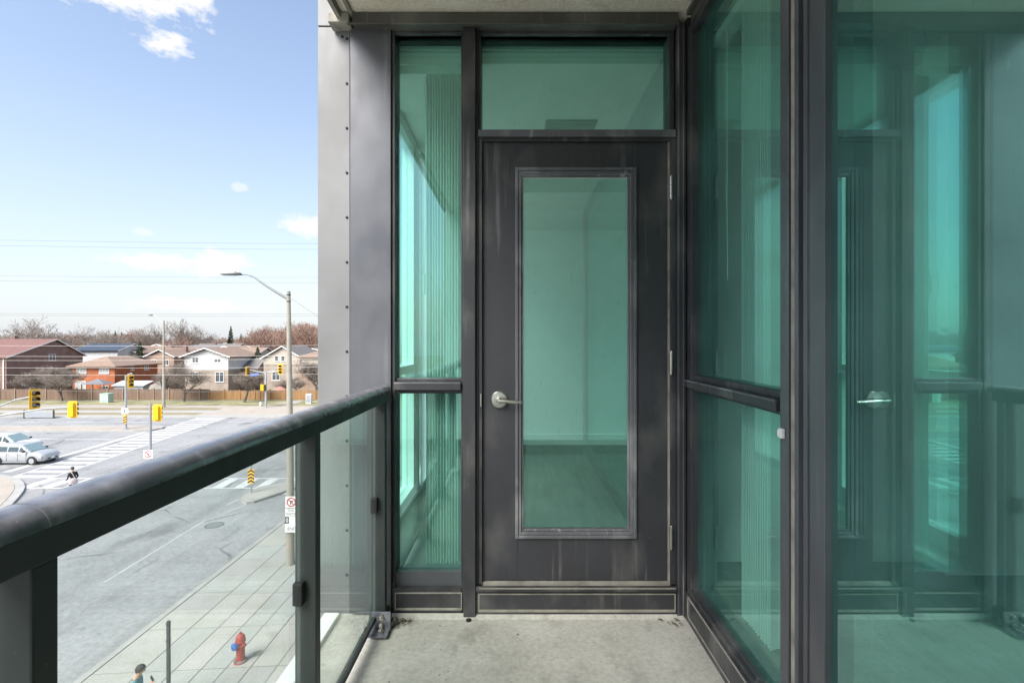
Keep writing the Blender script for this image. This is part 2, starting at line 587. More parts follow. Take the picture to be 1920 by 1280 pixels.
add_streaks(M['asphalt'], (1, .06, 1), .9, .82)
add_streaks(M['asphalt'], (.9, .35, 1), .55, .62, .62, .72)
add_streaks(M['asphalt'], (.06, 1, 1), .8, .88)
add_streaks(M['asphalt'], (1, 1, 1), 9, .86, .48, .62)
add_streaks(M['asphalt'], (1, 1, 1), 3, .72, .68, .73)
add_cracks(M['asphalt'], .2, .02, (.09, .09, .09), .9)
add_streaks(M['deck'], (1, 1, 1), 1.5, .86, .5, .66)
add_streaks(M['deck'], (1, .6, 1), 8, .82, .58, .66)
add_streaks(M['deck'], (1, 1, 1), 45, .55, .70, .74)
M['slab'] = concrete('pavement concrete', (.36, .348, .305), (.44, .428, .38), (.29, .28, .24), .7)
M['joint'] = mat('dirt in joints', (.10, .095, .08), .9)
M['kerb'] = concrete('kerb concrete', (.34, .33, .30), (.42, .41, .38), (.30, .29, .26), .9)
M['pinkpave'] = concrete('beige corner paving', (.36, .315, .265), (.43, .38, .325), (.30, .26, .22), .5)
M['paint'] = concrete('worn road paint', (.52, .52, .50), (.62, .62, .60), (.36, .36, .35), .8)
M['paint_faded'] = concrete('faded road paint', (.40, .40, .38), (.50, .50, .48), (.29, .29, .28), 1.6)
M['grass'] = mat('dormant grass', (.16, .17, .07), .95, var=.25, scale=.6, alt=(.34, .29, .16), altamt=.8, bump=.5, bscale=9)
M['verge'] = mat('dry brown verge', (.27, .215, .14), .95, var=.2, scale=.8, alt=(.20, .19, .09), altamt=.5)
M['yard'] = mat('yard earth and grass', (.20, .17, .11), .95, var=.25, scale=.1, alt=(.17, .18, .08), altamt=.6)

# ------------------------------------------------------------------ GROUND, ROADS, PAVEMENTS
tag(MB().quad((-900, -300, -.03), (900, -300, -.03), (900, 1600, -.03), (-900, 1600, -.03)).build('ground', M['yard']), kind='structure')
rd = MB()
rd.prism([(-36, -40), (-11.5, -40), (-11.5, 33), (140, 33), (140, 57.2), (-320, 57.2), (-320, 32.9), (-36, 32.9)], -.4, 0.0)
tag(rd.build('road', M['asphalt']), kind='structure')

# near pavement: body below joint level, then each slab a part of its own
YC = 26.0


def corner_curve(off=0.0):
    """kerb line of the near corner, from street side round to the arterial road"""
    r = 9.0 - off
    cx, cy = -11.5 + 9.0, YC - 1 + 0.0
    pts = []
    for k in range(13):
        a = math.pi - k / 12 * math.pi / 2
        pts.append((cx + r * math.cos(a), cy + r * math.sin(a)))
    return pts


pv = MB().prism([(-11.3, -40)] + corner_curve(.2) + [(140, corner_curve(.2)[-1][1]), (140, -40)], -.3, .117)
pavement = tag(pv.build('pavement', M['joint']), kind='structure')


def skew(x, y):
    return (x, y + .075 * (x + 11.0))


slab_mats = [M['slab']]
for k, (d, tint) in enumerate([(.94, (1, 1, 1)), (1.05, (1, .985, .95)), (.98, (.96, 1, .98))]):
    slab_mats.append(concrete('pavement concrete tone %d' % k, tuple(q * d * t for q, t in zip((.36, .348, .31), tint)), tuple(.43 * d * t * s for t, s in zip(tint, (1, .975, .92))), (.33, .32, .28), .7))


def slab(x0, x1, y0, y1, k):
    g = .013
    p = [skew(x0 + g, y0 + g), skew(x1 - g, y0 + g), skew(x1 - g, y1 - g), skew(x0 + g, y1 - g)]
    h = .128 + random.uniform(-.003, .003)
    MB().prism(p, .05, h).build('paving_slab', slab_mats[k % 4], pavement)


first = [8.8, 10.0, 11.2, 12.92, 14.9, 16.0, 17.1, 18.36, 19.7, 21.0, 22.3, 23.6]
rows = [8.9, 10.9, 12.92, 14.9, 16.9, 19.0, 21.1, 23.2]
cols = [-10.05, -9.2, -8.5, -7.85, -7.2, -6.5, -5.8, -5.1, -4.4, -3.7]
for i in range(len(first) - 1):
    slab(-11.28, -10.05, first[i], first[i + 1], random.randrange(4))
for i in range(len(rows) - 1):
    for j in range(len(cols) - 1):
        if i == 0 and j < 0: continue
        slab(cols[j], cols[j + 1], rows[i], rows[i + 1], random.randrange(4))
# the rest of the pavement, too oblique or hidden for single slabs
MB().prism([skew(-3.69, -35), skew(40, -35), skew(40, 23), skew(-3.69, 23)], .06, .125).build('paving_field', M['slab'], pavement)
MB().prism([skew(-11.28, -35), skew(-3.71, -35), skew(-3.71, 8.79), skew(-11.28, 8.79)], .06, .125).build('paving_field', M['slab'], pavement)
MB().prism([(-10.04, 23.45), (-3, 23.9), (12, 24.5), (12, 33.6), (-2.5, 33.6), (-7, 31.6), (-9.6, 28.6), (-10.6, 25.6), (-10.6, 23.5)], .06, .126).build('paving_field', M['slab'], pavement)
# kerb: joined stones along the street and round the corner
kc = [(-11.5, y) for y in range(-38, 25, 2)] + corner_curve(0)
ki = [(-11.3, y) for y in range(-38, 25, 2)] + corner_curve(.2)
for i in range(14, len(kc) - 1):
    a, b, c, d = kc[i], kc[i + 1], ki[i + 1], ki[i]
    t = .006
    va, vb = Vector(a), Vector(b)
    dr = (vb - va).normalized() * t
    MB().prism([tuple(va + dr), tuple(vb - dr), tuple(Vector(c) - dr), tuple(Vector(d) + dr)], -.05, .132).build('kerb_stone', M['kerb'], pavement)
# thin strip of dark dirt where the road meets the kerb
MB().prism([(-11.60, 0), (-11.5, 0), (-11.5, 24.8), (-11.60, 24.8)], -.02, .006).build('kerb_dirt_line', M['joint'], pavement)

# far-left street corner, beige
lc = [G(0, 975, .13), G(18, 948, .13), G(33, 932, .13), G(43, 920, .13), G(47, 911, .13), G(45, 904, .13), G(36, 896, .13), G(20, 891.5, .13), G(0, 888.5, .13), (-38, 33.2), (-320, 33.2), (-320, -40), (-29.5, -40), (-28.3, 20)]
lcorner = tag(MB().prism(lc, -.2, .11).build('pavement', M['kerb']), kind='structure')
cxm, cym = -40.0, 22.0


def inset(p, d):
    v = Vector((cxm - p[0], cym - p[1]))
    L = v.length
    return (p[0] + v.x / L * d, p[1] + v.y / L * d)


MB().prism([inset(p, .45) if p[0] > -39 else p for p in lc], .0, .13).build('paving_field', M['pinkpave'], lcorner)
for d in (1.6, 2.8):
    ln = [inset(p, d) for p in lc[:9]]
    mb = MB()
    for i in range(len(ln) - 1):
        a, b = Vector(ln[i]), Vector(ln[i + 1])
        nn = (b - a).normalized().orthogonal() * .025
        mb.quad((*(a - nn), .134), (*(b - nn), .134), (*(b + nn), .134), (*(a + nn), .134))
    mb.build('paving_joint', M['joint'], lcorner)

# median of the wide road
med = tag(MB().prism([(-320, 48.2), (-38, 48.2), (-36.6, 48.7), (-36.2, 49.6), (-36.6, 50.6), (-38, 51), (-320, 51)], -.1, .15).build('median', M['kerb']), kind='structure')
MB().prism([(-320, 48.45), (-38.1, 48.45), (-36.9, 48.95), (-36.5, 49.6), (-36.9, 50.3), (-38.1, 50.7), (-320, 50.7)], .1, .156).build('paving_field', M['pinkpave'], med)
# far side: kerb, verge, path, verge, path, grass
far = tag(MB().box(-320, 140, 57.2, 58.4, -.2, .14).build('kerb', M['kerb']), kind='structure')
tag(MB().box(-320, -38.6, 58.4, 60.4, -.2, .12).build('verge', M['verge']), kind='structure')
tag(MB().box(-320, -37.6, 60.4, 62.4, -.2, .13).build('path', M['kerb']), kind='structure')
tag(MB().box(-320, -38.6, 62.4, 64.9, -.2, .12).build('verge', M['verge']), kind='structure')
tag(MB().prism([(-320, 64.9), (-40.5, 64.9), (-38.6, 64.2), (-38.6, 62.41), (-37.59, 62.41), (-37.59, 60.39), (-38.59, 60.39), (-38.59, 58.41), (140, 58.41), (140, 66.6), (-36, 66.6), (-60, 68.0), (-320, 68.0)], -.2, .128).build('path', M['pinkpave']), kind='structure')
tag(MB().prism([(-320, 68.01), (-60, 68.01), (-36, 66.61), (140, 66.61), (140, 73.6), (-320, 73.6)], -.2, .16).build('grass_strip', M['grass']), kind='structure')
tag(MB().prism([G(515, 757, .16), G(562, 749.5, .16), G(566, 752.5, .16), G(552, 756.5, .16)], .1, .168).build('path', M['kerb']), kind='structure')
tag(MB().box(-320, 140, 73.6, 400, -.3, .0).build('yard', M['yard']), kind='structure')

# turning island with bull nose
isl = [G(451, 934, .14), G(453, 938, .14), G(462, 940.5, .14), G(476, 938.5, .14), G(500, 931, .14), G(545, 916, .14), G(620, 893, .14), G(620, 885, .14), G(540, 902, .14), G(484, 912, .14), G(462, 924, .14), G(455, 929, .14)]
island = tag(MB().prism(isl, -.05, .13).build('traffic_island', M['kerb']), kind='structure')
c0 = Vector((sum(p[0] for p in isl) / len(isl), sum(p[1] for p in isl) / len(isl)))
MB().prism([tuple(Vector(p) + (c0 - Vector(p)).normalized() * .3) for p in isl], .05, .138).build('paving_field', M['slab'], island)

# painted markings, each a sheet 4 mm above the road
def mark(poly, z=.004, name='road_marking', m='paint'):
    me = MB()
    n = len(poly)
    area = sum(poly[i][0] * poly[(i + 1) % n][1] - poly[(i + 1) % n][0] * poly[i][1] for i in range(n))
    if area < 0: poly = poly[::-1]
    me.add([(p[0], p[1], z) for p in poly], [list(range(n))])
    return tag(me.build(name, M[m]), kind='structure')


def line(a, b, w, z=.004, m='paint'):
    a, b = Vector(a), Vector(b)
    nn = (b - a).normalized().orthogonal() * w / 2
    return mark([tuple(a - nn), tuple(b - nn), tuple(b + nn), tuple(a + nn)], z, m=m)


def cwl(y):  # left and right edges of the long crossing at depth y
    return -33.42 - .160 * (y - 32.3), -30.62 - .137 * (y - 31.9)


y = 31.95
while y < 57:
    if not (48.0 < y + .3 < 48.3):
        l0, r0 = cwl(y)
        l1, r1 = cwl(y + .6)
        mark([(l0, y), (r0, y), (r1, y + .6), (l1, y + .6)])
    y += 1.21
line((cwl(31.7)[0], 31.7), (cwl(57)[0], 57), .16, .008)
line((cwl(31.7)[1], 31.7), (cwl(57)[1], 57), .16, .008)
line((-35.05, 33.3), (-36.7, 47.9), .5)
for k in range(14):
    x = -30.5 + k * 1.32
    mark([(x, 29.75), (x + .62, 29.75), (x + .50, 31.75), (x - .12, 31.75)])
line((-30.6, 29.68), (-12.2, 29.68), .14, .008)
line((-30.6, 31.82), (-12.2, 31.82), .14, .008)
line((-120, 44.5), (-37.2, 44.5), .13)
line((-120, 41.0), (-36.6, 41.0), .08, m='paint_faded')
line((-120, 37.9), (-36.2, 37.9), .12)
for k in range(16):
    line((-110 + k * 6, 54.0), (-107 + k * 6, 54.0), .13)
line((-120, 51.4), (-36.5, 51.4), .12)
line((-15.36, 18.1), (-15.6, 24.4), .09, m='paint_faded')
line((-15.9, 26.6), (-15.75, 27.6), .09, m='paint_faded')
line((-15.2, 25.6), (-14.6, 27.6), .09, m='paint_faded')
line((-19.4, 36.5), (-18.6, 38.5), .09, m='paint_faded')
mark([G(523, 925), G(541, 918.5), G(541.5, 926.5)])
# manhole
mh = thing('manhole_cover', 'round iron manhole cover set in the street asphalt', 'manhole cover', (*G(402, 984), 0))
MB().lathe([(.44, 0), (.44, .006)], 0, 0, 24).build('collar', mat('patched asphalt', (.15, .15, .145), .9, var=.2), mh)
MB().lathe([(.33, .0), (.33, .012), (.30, .012)], 0, 0, 24).build('cover', mat('worn iron cover', (.20, .20, .195), .7, var=.2, scale=9), mh)

# ------------------------------------------------------------------ BUILDING
YW = 2.223
ZF = CAMZ - 1.262      # balcony floor
ZFI = CAMZ - 1.107     # room floor
ZC = CAMZ + 1.4825      # soffit
bld = thing('apartment_building', 'apartment building clad in grey panels and charcoal frames around the open balcony', 'building', (2, 4, 0))
BO = (2, 4, 0)


def part(mb, name, m, parent=bld, smooth=False, bevel=0, label=None):
    o = mb.build(name, m, parent, BO, smooth, bevel)
    if label: o['label'] = label
    return o


# masses that carry the balcony: storeys below and above, ends
low = MB()
low.box(-.74, 9, -9, 5.4, 0, ZF - .24)
part(low, 'lower_storeys', M['cover'])
up = MB()
up.box(-.74, 9, -9, 5.4, ZC + .22, ZC + 14)
part(up, 'upper_storeys', M['cover'])
# floor slab, soffit slab, with white edge flashing
part(MB().box(-.80, 1.2, -5, 2.30, ZF - .23, ZF), 'balcony_floor', M['deck'])
part(MB().box(-.78, 1.2, -5, 2.30, ZC, ZC + .215), 'balcony_soffit', M['soffit'])
part(MB().box(-.872, -.803, -.9, 2.22, ZF - .235, ZF + .02), 'slab_edge_flashing', M['whitemetal'], bevel=.003)
se = MB()
se.box(-.800, -.782, -.9, 2.20, ZC - .03, ZC + .22)
se.box(-.745, -.728, -.9, 2.20, ZC - .012, ZC - .001)
part(se, 'soffit_drip_edge', M['seal'])
# unseen balcony end: translucent screen added to let light in from behind
endw = MB()
endw.box(-.80, .77, -.925, -.905, ZF + .05, ZC - .02)
part(endw, 'added_end_screen', M['frosted'])
part(MB().box(-.78, .77, -.904, -.88, ZF + .002, ZF + .16), 'screen_rail', M['frame'])
# floor plates and mass around the rooms
part(MB().box(-.70, 6.5, 2.36, 6.2, ZF - .23, ZFI), 'room_floor', M['floor_in'])
part(MB().box(.90, 6.5, -5.1, 2.36, ZF - .23, ZFI - .002), 'living_room_floor', M['floor_in'])
ZCI = CAMZ + 1.42
part(MB().box(-.70, 6.5, 2.36, 6.2, ZCI, ZC + .21), 'room_ceiling', M['ceil_in'])
part(MB().box(.90, 6.5, -5.1, 2.36, ZCI + .002, ZC + .21), 'living_room_ceiling', M['ceil_in'])
part(MB().box(-.70, 1.45, 5.2, 5.32, ZFI, ZCI), 'room_back_wall', M['wall_in'])
bwf = MB().frame_y(1.451, 3.0, ZFI, ZCI, (.06, .06, .12, .08), 5.2, 5.3)  # out-of-view window added to throw more light into the room
added_back_win = part(bwf, 'window', M['base_in'])
part(MB().box(1.511, 2.94, 5.245, 5.253, ZFI + .12, ZCI - .08), 'pane', M['glass_clear'], added_back_win)
part(MB().box(-.70, 1.45, 5.18, 5.2, ZFI, ZFI + .11), 'baseboard', M['base_in'])
part(MB().box(-.1, 2.9, 3.9, 5.2, ZCI - .22, ZCI), 'ceiling_bulkhead', M['ceil_in'])
part(MB().box(3.0, 3.1, 2.36, 5.32, ZFI, ZCI), 'room_side_wall', M['wall_in'])
vg = MB()
for k in range(7):
    vg.box(.20, .53, 3.10 + k * .022, 3.113 + k * .022, ZCI - .012, ZCI - .001)
vg.frame_y(.17, .56, 0, 0, (0, 0, 0, 0), 0, 0) if False else None
part(vg, 'ceiling_vent', M['vent'])
part(MB().box(-.69, 2.9, 2.375, 2.87, CAMZ + 1.362, ZCI - .001), 'window_header', M['ceil_in'])
part(MB().box(.7905, .93, 2.2155, 2.37, ZF, ZC), 'corner_post', M['frame'])
# living room: partition, jog in the wall, far wall
part(MB().box(.92, 2.05, 2.43, 2.50, ZFI + .001, ZCI), 'living_room_wall', M['wall_in'])
part(MB().box(2.0, 6.5, 2.23, 2.43, ZFI + .03, ZCI), 'living_room_wall', M['wall_in'])
part(MB().box(6.4, 6.5, -5.0, 2.23, ZFI, ZCI), 'living_room_wall', M['wall_in'])
part(MB().box(.9, 6.5, -5.1, -5.0, ZFI, ZCI), 'living_room_wall', M['wall_in'])
nwf = MB()  # unseen glazing behind the camera, added to brighten the living room
for (y0, y1, z0, z1) in [(-5.1, -4.95, ZF, ZC), (-1.0, -.902, ZF, ZC), (-4.95, -1.0, ZF, ZF + .18), (-4.95, -1.0, CAMZ + 1.36, ZC), (-3.0, -2.92, ZF + .18, CAMZ + 1.36)]:
    nwf.box(.78, .89, y0, y1, z0, z1)
added_living_win = part(nwf, 'window', M['frame'])
for (y0, y1) in ((-4.95, -3.0), (-2.92, -1.0)):
    part(MB().box(.815, .823, y0, y1, ZF + .18, CAMZ + 1.36), 'pane', M['glass_clear'], added_living_win)
# outer wall on the street side with the room's big side window
sw = MB()
for (y0, y1, z0, z1) in [(3.46, 3.56, ZF - .2, ZC), (4.95, 5.4, ZF - .2, ZC), (3.56, 4.95, ZF - .2, ZFI + .04), (3.56, 4.95, CAMZ + 1.40, ZC), (2.365, 3.46, ZF - .2, ZFI + .04), (2.365, 3.46, CAMZ + 1.40, ZC)]:
    sw.box(-.80, -.70, y0, y1, z0, z1)
part(sw, 'street_side_wall', M['wall_in'])
wf = MB()
ya_, yb_, za_, zb_ = 2.365, 3.46, ZFI + .04, CAMZ + 1.40
for (y0, y1, z0, z1) in [(ya_, ya_ + .05, za_, zb_), (yb_ - .06, yb_, za_, zb_), (ya_ + .05, yb_ - .06, za_, za_ + .05), (ya_ + .05, yb_ - .06, zb_ - .04, zb_), (ya_ + .05, yb_ - .06, CAMZ - .21, CAMZ - .16), (2.86, 2.90, za_ + .05, CAMZ - .21), (2.86, 2.90, CAMZ - .16, zb_ - .04)]:
    wf.box(-.79, -.71, y0, y1, z0, z1)
swin = part(wf, 'window', M['base_in'])
for (y0, y1) in ((ya_ + .05, 2.86), (2.90, yb_ - .06)):
    for (z0, z1) in ((za_ + .05, CAMZ - .21), (CAMZ - .16, zb_ - .04)):
        part(MB().box(-.760, -.752, y0, y1, z0, z1), 'pane', M['glass_mid'], swin)

part(MB().box(-.760, -.752, 3.56, 4.95, ZFI + .04, CAMZ + 1.40), 'pane', M['glass_clear'], swin)  # extra pane and the blind below added to light the room
rbl = thing('added_roller_blind', 'added translucent white roller blind spreading light into the room behind the narrow pane', 'blinds', (-.685, 4.25, ZFI))
MB().box(-.690, -.688, 3.54, 4.97, ZFI + .05, CAMZ + 1.33).build('cloth', M['blindcloth'], rbl, (-.685, 4.25, ZFI))
MB().tube([(-.672, 3.53, CAMZ + 1.355), (-.672, 4.98, CAMZ + 1.355)], .025, 10).build('roller', M['whitemetal'], rbl, (-.685, 4.25, ZFI))
MB().box(-.694, -.684, 3.54, 4.97, ZFI + .03, ZFI + .05).build('bottom_bar', M['whitemetal'], rbl, (-.685, 4.25, ZFI))
# pale corner panels with their screws
def white_panel(z0, z1):
    o = part(MB().box(-.915, -.765, 2.245, 2.345, z0, z1), 'cladding_panel', M['white_panel'], bevel=.003)
    s = MB()
    z = z1 - .055
    while z > max(z0, 6.0) + .02:
        s.lathe([(.006, 0), (.006, -.003), (.003, -.005)], -.779, 2.245, 8, 'y', z)
        z -= .207
    if z1 < 10.6:
        s.lathe([(.006, 0), (.006, -.003), (.003, -.005)], -.800, 2.245, 8, 'y', z1 - .045)
    part(s, 'screw', M['gasket'], o)['kind'] = 'stuff'
zj = Z(50, 2.245)
white_panel(zj + .003, zj + 3.0)
white_panel(zj - 3.4, zj - .003)
white_panel(zj - 6.8, zj - 3.406)
# wide grey cover beside the narrow window
xa, xb = X(656, YW), X(733, YW)
part(MB().box(xa, xb, YW, YW + .12, ZF + .012, Z(45, YW)), 'corner_cover', M['cover'], bevel=.003)
sc_ = MB()
for z in (Z(52, YW), Z(62, YW)):
    sc_.lathe([(.004, 0), (.004, -.003)], xa + .02, YW, 8, 'y', z)
# head flashing under the soffit
hf = MB()
hf.box(X(660, 2.175), X(1272, 2.175), 2.175, 2.30, Z(43, 2.175), ZC - .001)
hf.box(X(650, 2.160), X(1274, 2.160), 2.160, 2.175, Z(44.5, 2.16), Z(41.5, 2.16))
part(hf, 'head_flashing', M['flash'], bevel=.002)
part(MB().box(-.84, -.745, 2.17, 2.24, ZC - .05, ZC - .004), 'corner_bracket', M['seal'], bevel=.004)

# ---- narrow window left of the door
YR = YW + .055     # glass line
nw = MB()
x0, x1 = X(734, YW), X(869, YW)
zt = Z(45, YW)
nw.box(x0, X(745, YR), YW + .012, YW + .11, ZF + .01, zt)             # left jamb
nw.box(X(864, YW), x1, YW + .012, YW + .11, ZF + .01, zt)             # right jamb
xl, xr = X(745, YR), X(864, YW)
nw.box(xl, xr, YW + .012, YW + .11, Z(60, YW), zt)                    # head
nw.box(xl, xr, YW + .03, YW + .109, Z(71, YR), Z(60, YW))
nw.box(xl, xr, YW - .008, YW + .11, Z(731, YW), Z(716, YW))           # transom ledge
nw.box(xl, xr, YW + .025, YW + .109, Z(716, YW), Z(708, YR))
nw.box(xl, xr, YW + .02, YW + .109, Z(736, YR), Z(731, YW))
nwin = part(nw, 'window', M['frame'], bevel=.0025)
part(MB().box(xl, xr, YR - .004, YR + .016, Z(708, YR), Z(71, YR)), 'pane', M['glass'], nwin)
part(MB().box(xl, xr, YR - .004, YR + .016, Z(1066, YR), Z(736, YR)), 'pane', M['glass'], nwin)
part(MB().box(xl, xr, YW + .028, YW + .11, Z(1103, YW), Z(1066, YR)), 'spandrel', M['cover'], nwin)
bp_ = MB()
bp_.box(x0 + .004, xr, YW + .006, YW + .11, ZF + .006, Z(1103, YW))
part(bp_, 'base_panel', M['frame'], nwin)
bl = MB()
for (a, b, c, d) in [(740, 866, 1111, 1113), (740, 866, 1140, 1144), (740, 742, 1113, 1140), (864, 866, 1113, 1140)]:
    bl.box(X(a, YW), X(b, YW), YW + .002, YW + .007, Z(d, YW), Z(c, YW))
part(bl, 'sealant_line', M['seal'], nwin)
# worn lighter lip on the ledge
part(MB().box(xl, xr, YW - .0105, YW - .0082, Z(719, YW), Z(716.5, YW)), 'ledge_lip', M['trimworn'], nwin)

# ---- mullion between window and door
part(MB().box(X(869, YW) + .001, X(892, YW), YW - .018, YW + .11, ZF + .004, zt), 'mullion', M['frame'], bevel=.003)
part(MB().box(X(892, YW), X(897, YW), YW, YW + .11, ZF + .004, zt), 'mullion_stop', M['gasket'])
part(MB().lathe([(.012, 0), (.012, .006), (.006, .008)], X(880, YW), YW - .035, 12, 'z', ZF), 'drain_cap', M['gasket'])

# ---- transom light above the door
tw = MB()
xl, xr = X(903, YR), X(1250, YR)
X0, X1 = X(897, YW), X(1266, YW)
tw.box(X0, xl, YW + .012, YW + .11, Z(243, YW), zt)
tw.box(xr, X1, YW + .012, YW + .11, Z(243, YW), zt)
tw.box(xl, xr, YW + .012, YW + .109, Z(61, YW), zt)
tw.box(xl, xr, YW + .03, YW + .109, Z(72, YR), Z(61, YW))
twin = part(tw, 'transom_window', M['frame'], bevel=.0025)
part(MB().box(xl, xr, YR - .004, YR + .016, Z(243.5, YR), Z(72, YR)), 'pane', M['glass'], twin)
part(MB().box(X0, X1, YW - .012, YW + .11, Z(258, YW), Z(245, YW)), 'transom_bar', M['trimworn'], twin, bevel=.002)

# ---- door frame and door
df = MB()
df.box(X(897, YW), X(904, YW), YW + .004, YW + .11, Z(1096, YW), Z(258.5, YW))
df.box(X(1258, YW), X(1268, YW), YW + .002, YW + .11, Z(1096, YW), Z(258.5, YW))
df.box(X(904, YW), X(1258, YW), YW + .004, YW + .11, Z(264, YW), Z(258.5, YW))
part(df, 'door_frame', M['frame'], bevel=.002)
part(MB().box(X(1254.5, YW), X(1257.5, YW), YW + .010, YW + .05, Z(1093, YW), Z(264.5, YW)), 'weatherstrip', M['seal'])
part(MB().box(X(1268.3, YW), X(1285, YW), YW - .010, YW + .11, ZF + .004, zt), 'mullion', M['frame'], bevel=.003)
for (a, b) in ((1270.5, 1272), (1279, 1280.5)):
    part(MB().box(X(a, YW), X(b, YW), YW - .0125, YW - .0102, ZF + .01, zt - .002), 'mullion_bead', M['trimworn'])

YD = YW + .022
dl = MB()
dl.frame_y(X(905, YD), X(1253.5, YD), Z(1088, YD), Z(266, YD), (X(970, YD) - X(905, YD), X(1253.5, YD) - X(1189, YD), Z(1003, YD) - Z(1088, YD), Z(266, YD) - Z(320, YD)), YD, YD + .045)
door = part(dl, 'door', M['door'], bevel=.002)
tr_ = MB()
a0, a1, b0, b1 = X(966, YD), X(1193, YD), Z(1008, YD), Z(315, YD)
w = .0145
tr_.frame_y(a0, a1, b0, b1, (w, w, w, w), YD - .012, YD - .0005)
tr_.frame_y(a0 + w, a1 - w, b0 + w, b1 - w, (.014,) * 4, YD - .006, YD + .003)
tr_.frame_y(a0 + w + .014, a1 - w - .014, b0 + w + .014, b1 - w - .014, (.010,) * 4, YD + .002, YD + .02)
part(tr_, 'glazing_trim', M['trimworn'], door, bevel=.0025)
part(MB().box(a0 + w + .0245, a1 - w - .0245, b0 + w + .0245, b1 - w - .0245, YD + .012, YD + .016) if False else
     MB().box(X(981, YD), X(1178, YD), YD + .014, YD + .030, Z(990, YD), Z(334, YD)), 'pane', M['glass'], door)
part(MB().box(X(905, YD), X(1255, YD), YD - .012, YD + .03, Z(1095, YD), Z(1089, YD)), 'door_sweep', M['seal'], door)
for v in (352, 680, 1007):
    hm = MB()
    xh = X(1258, YW)
    zc = Z(v, YW)
    for k in range(5):
        hm.lathe([(.007, -.0098), (.0082, -.009), (.0082, .009), (.007, .0098)], xh, YW - .004, 10, 'z', zc + (k - 2) * .0205)
    hm.lathe([(.004, -.055), (.0055, -.052), (.0055, .052), (.004, .055)], xh, YW - .004, 8, 'z', zc)
    part(hm, 'hinge', M['steel'], door, smooth=True)
# lever handle
hx, hzv, hy = X(936, YD), Z(749, YD), YD
hd = MB()
hd.lathe([(.040, 0), (.040, -.006), (.035, -.011), (.013, -.013), (.012, -.045), (.010, -.05)], hx, hy, 28, 'y', hzv)
hd.tube([(hx - .006, hy - .042, hzv), (hx + .03, hy - .044, hzv - .002), (hx + .07, hy - .043, hzv - .006), (hx + .103, hy - .040, hzv - .007)], [.0095, .0085, .0078, .0072], 10)
part(hd, 'lever_handle', M['steel'], door, smooth=True)
part(MB().box(X(900.5, YW), X(902.5, YW), YW - .001, YW + .004, Z(762, YW), Z(738, YW)), 'strike_plate', M['steel'])

# kick panel below the door
kp = MB()
kp.box(X(893, YW), X(1268, YW), YW - .004, YW + .11, ZF + .006, Z(1101, YW))
kp.box(X(893, YW), X(1268, YW), YW - .022, YW - .0042, Z(1104, YW), Z(1096.5, YW))
part(kp, 'threshold_panel', M['frame'], bevel=.002)
kl = MB()
for (a, b, c, d) in [(899, 1264, 1111, 1113), (899, 1264, 1141, 1145.5), (897, 899, 1111, 1145), (1264, 1266, 1111, 1145)]:
    kl.box(X(a, YW), X(b, YW), YW - .0075, YW - .004, Z(d, YW), Z(c, YW))
kl.box(X(899, YW), X(1264, YW), YW - .024, YW - .022, Z(1099, YW), Z(1097, YW))
part(kl, 'sealant_line', M['seal'])
# dirt fillet where wall meets floor
part(MB().prism([(2.195, ZF + .0005), (2.224, ZF + .0005), (2.224, ZF + .014)], X(735, YW), X(1280, YW), 'x'), 'mortar_fillet', M['deck'])

# ---- right-hand window wall, running towards the camera (plane x ~ .79)
XR = .825          # glass line of the fixed window
xf = .782          # face of the frames
rw = MB()
def YV(u, x):
    return FX * x / (u - 965.0)
yj = YV(1300, .80)
ys = YV(1462, .785)
# head trim under the soffit running towards the camera
rh = MB()
rh.box(.770, .90, -.85, 2.17, CAMZ + 1.4605, ZC - .001)
rh.box(.790, .90, -.85, 2.17, CAMZ + 1.425, CAMZ + 1.460)
part(rh, 'side_head_flashing', M['flash'], bevel=.002)
rw.box(.790, .89, yj, 2.215, ZF + .15, CAMZ + 1.424)                 # jamb at the corner
rw.box(.790, .89, ys, yj, CAMZ + 1.385, CAMZ + 1.424)                # head
zl0, zl1 = CAMZ - .207, CAMZ - .172
rw.box(.772, .89, ys, yj + .05, zl0, zl1)                             # ledge
rw.box(.800, .889, ys, yj, zl1, zl1 + .022)
rw.box(.800, .889, ys, yj, zl0 - .014, zl0)
zb = CAMZ - 1.118
rw.box(.786, .889, ys, 2.2, zb - .02, zb)
rw.box(.800, .889, ys, yj, zb, zb + .012)
rwin = part(rw, 'side_window', M['frame'], bevel=.0025)
part(MB().box(XR - .004, XR + .016, ys, yj, zl1 + .022, CAMZ + 1.385), 'pane', M['glass_side'], rwin)
part(MB().box(XR - .004, XR + .016, ys, yj, zb + .012, zl0 - .014), 'pane', M['glass_side'], rwin)
part(MB().box(.7695, .7718, ys, yj + .05, zl1 - .006, zl1 - .001), 'ledge_lip', M['trimworn'], rwin)
part(MB().box(.776, .89, ys, 2.212, ZF + .004, zb - .021), 'base_panel', M['frame'], rwin, bevel=.002)
sl = MB()
for (z0, z1) in ((zb - .028, zb - .0215), (ZF + .03, ZF + .036)):
    sl.box(.7735, .776, ys, 2.17, z0, z1)
sl.box(.7735, .776, 2.165, 2.17, ZF + .03, zb - .022)
part(sl, 'sealant_line', M['seal'], rwin)
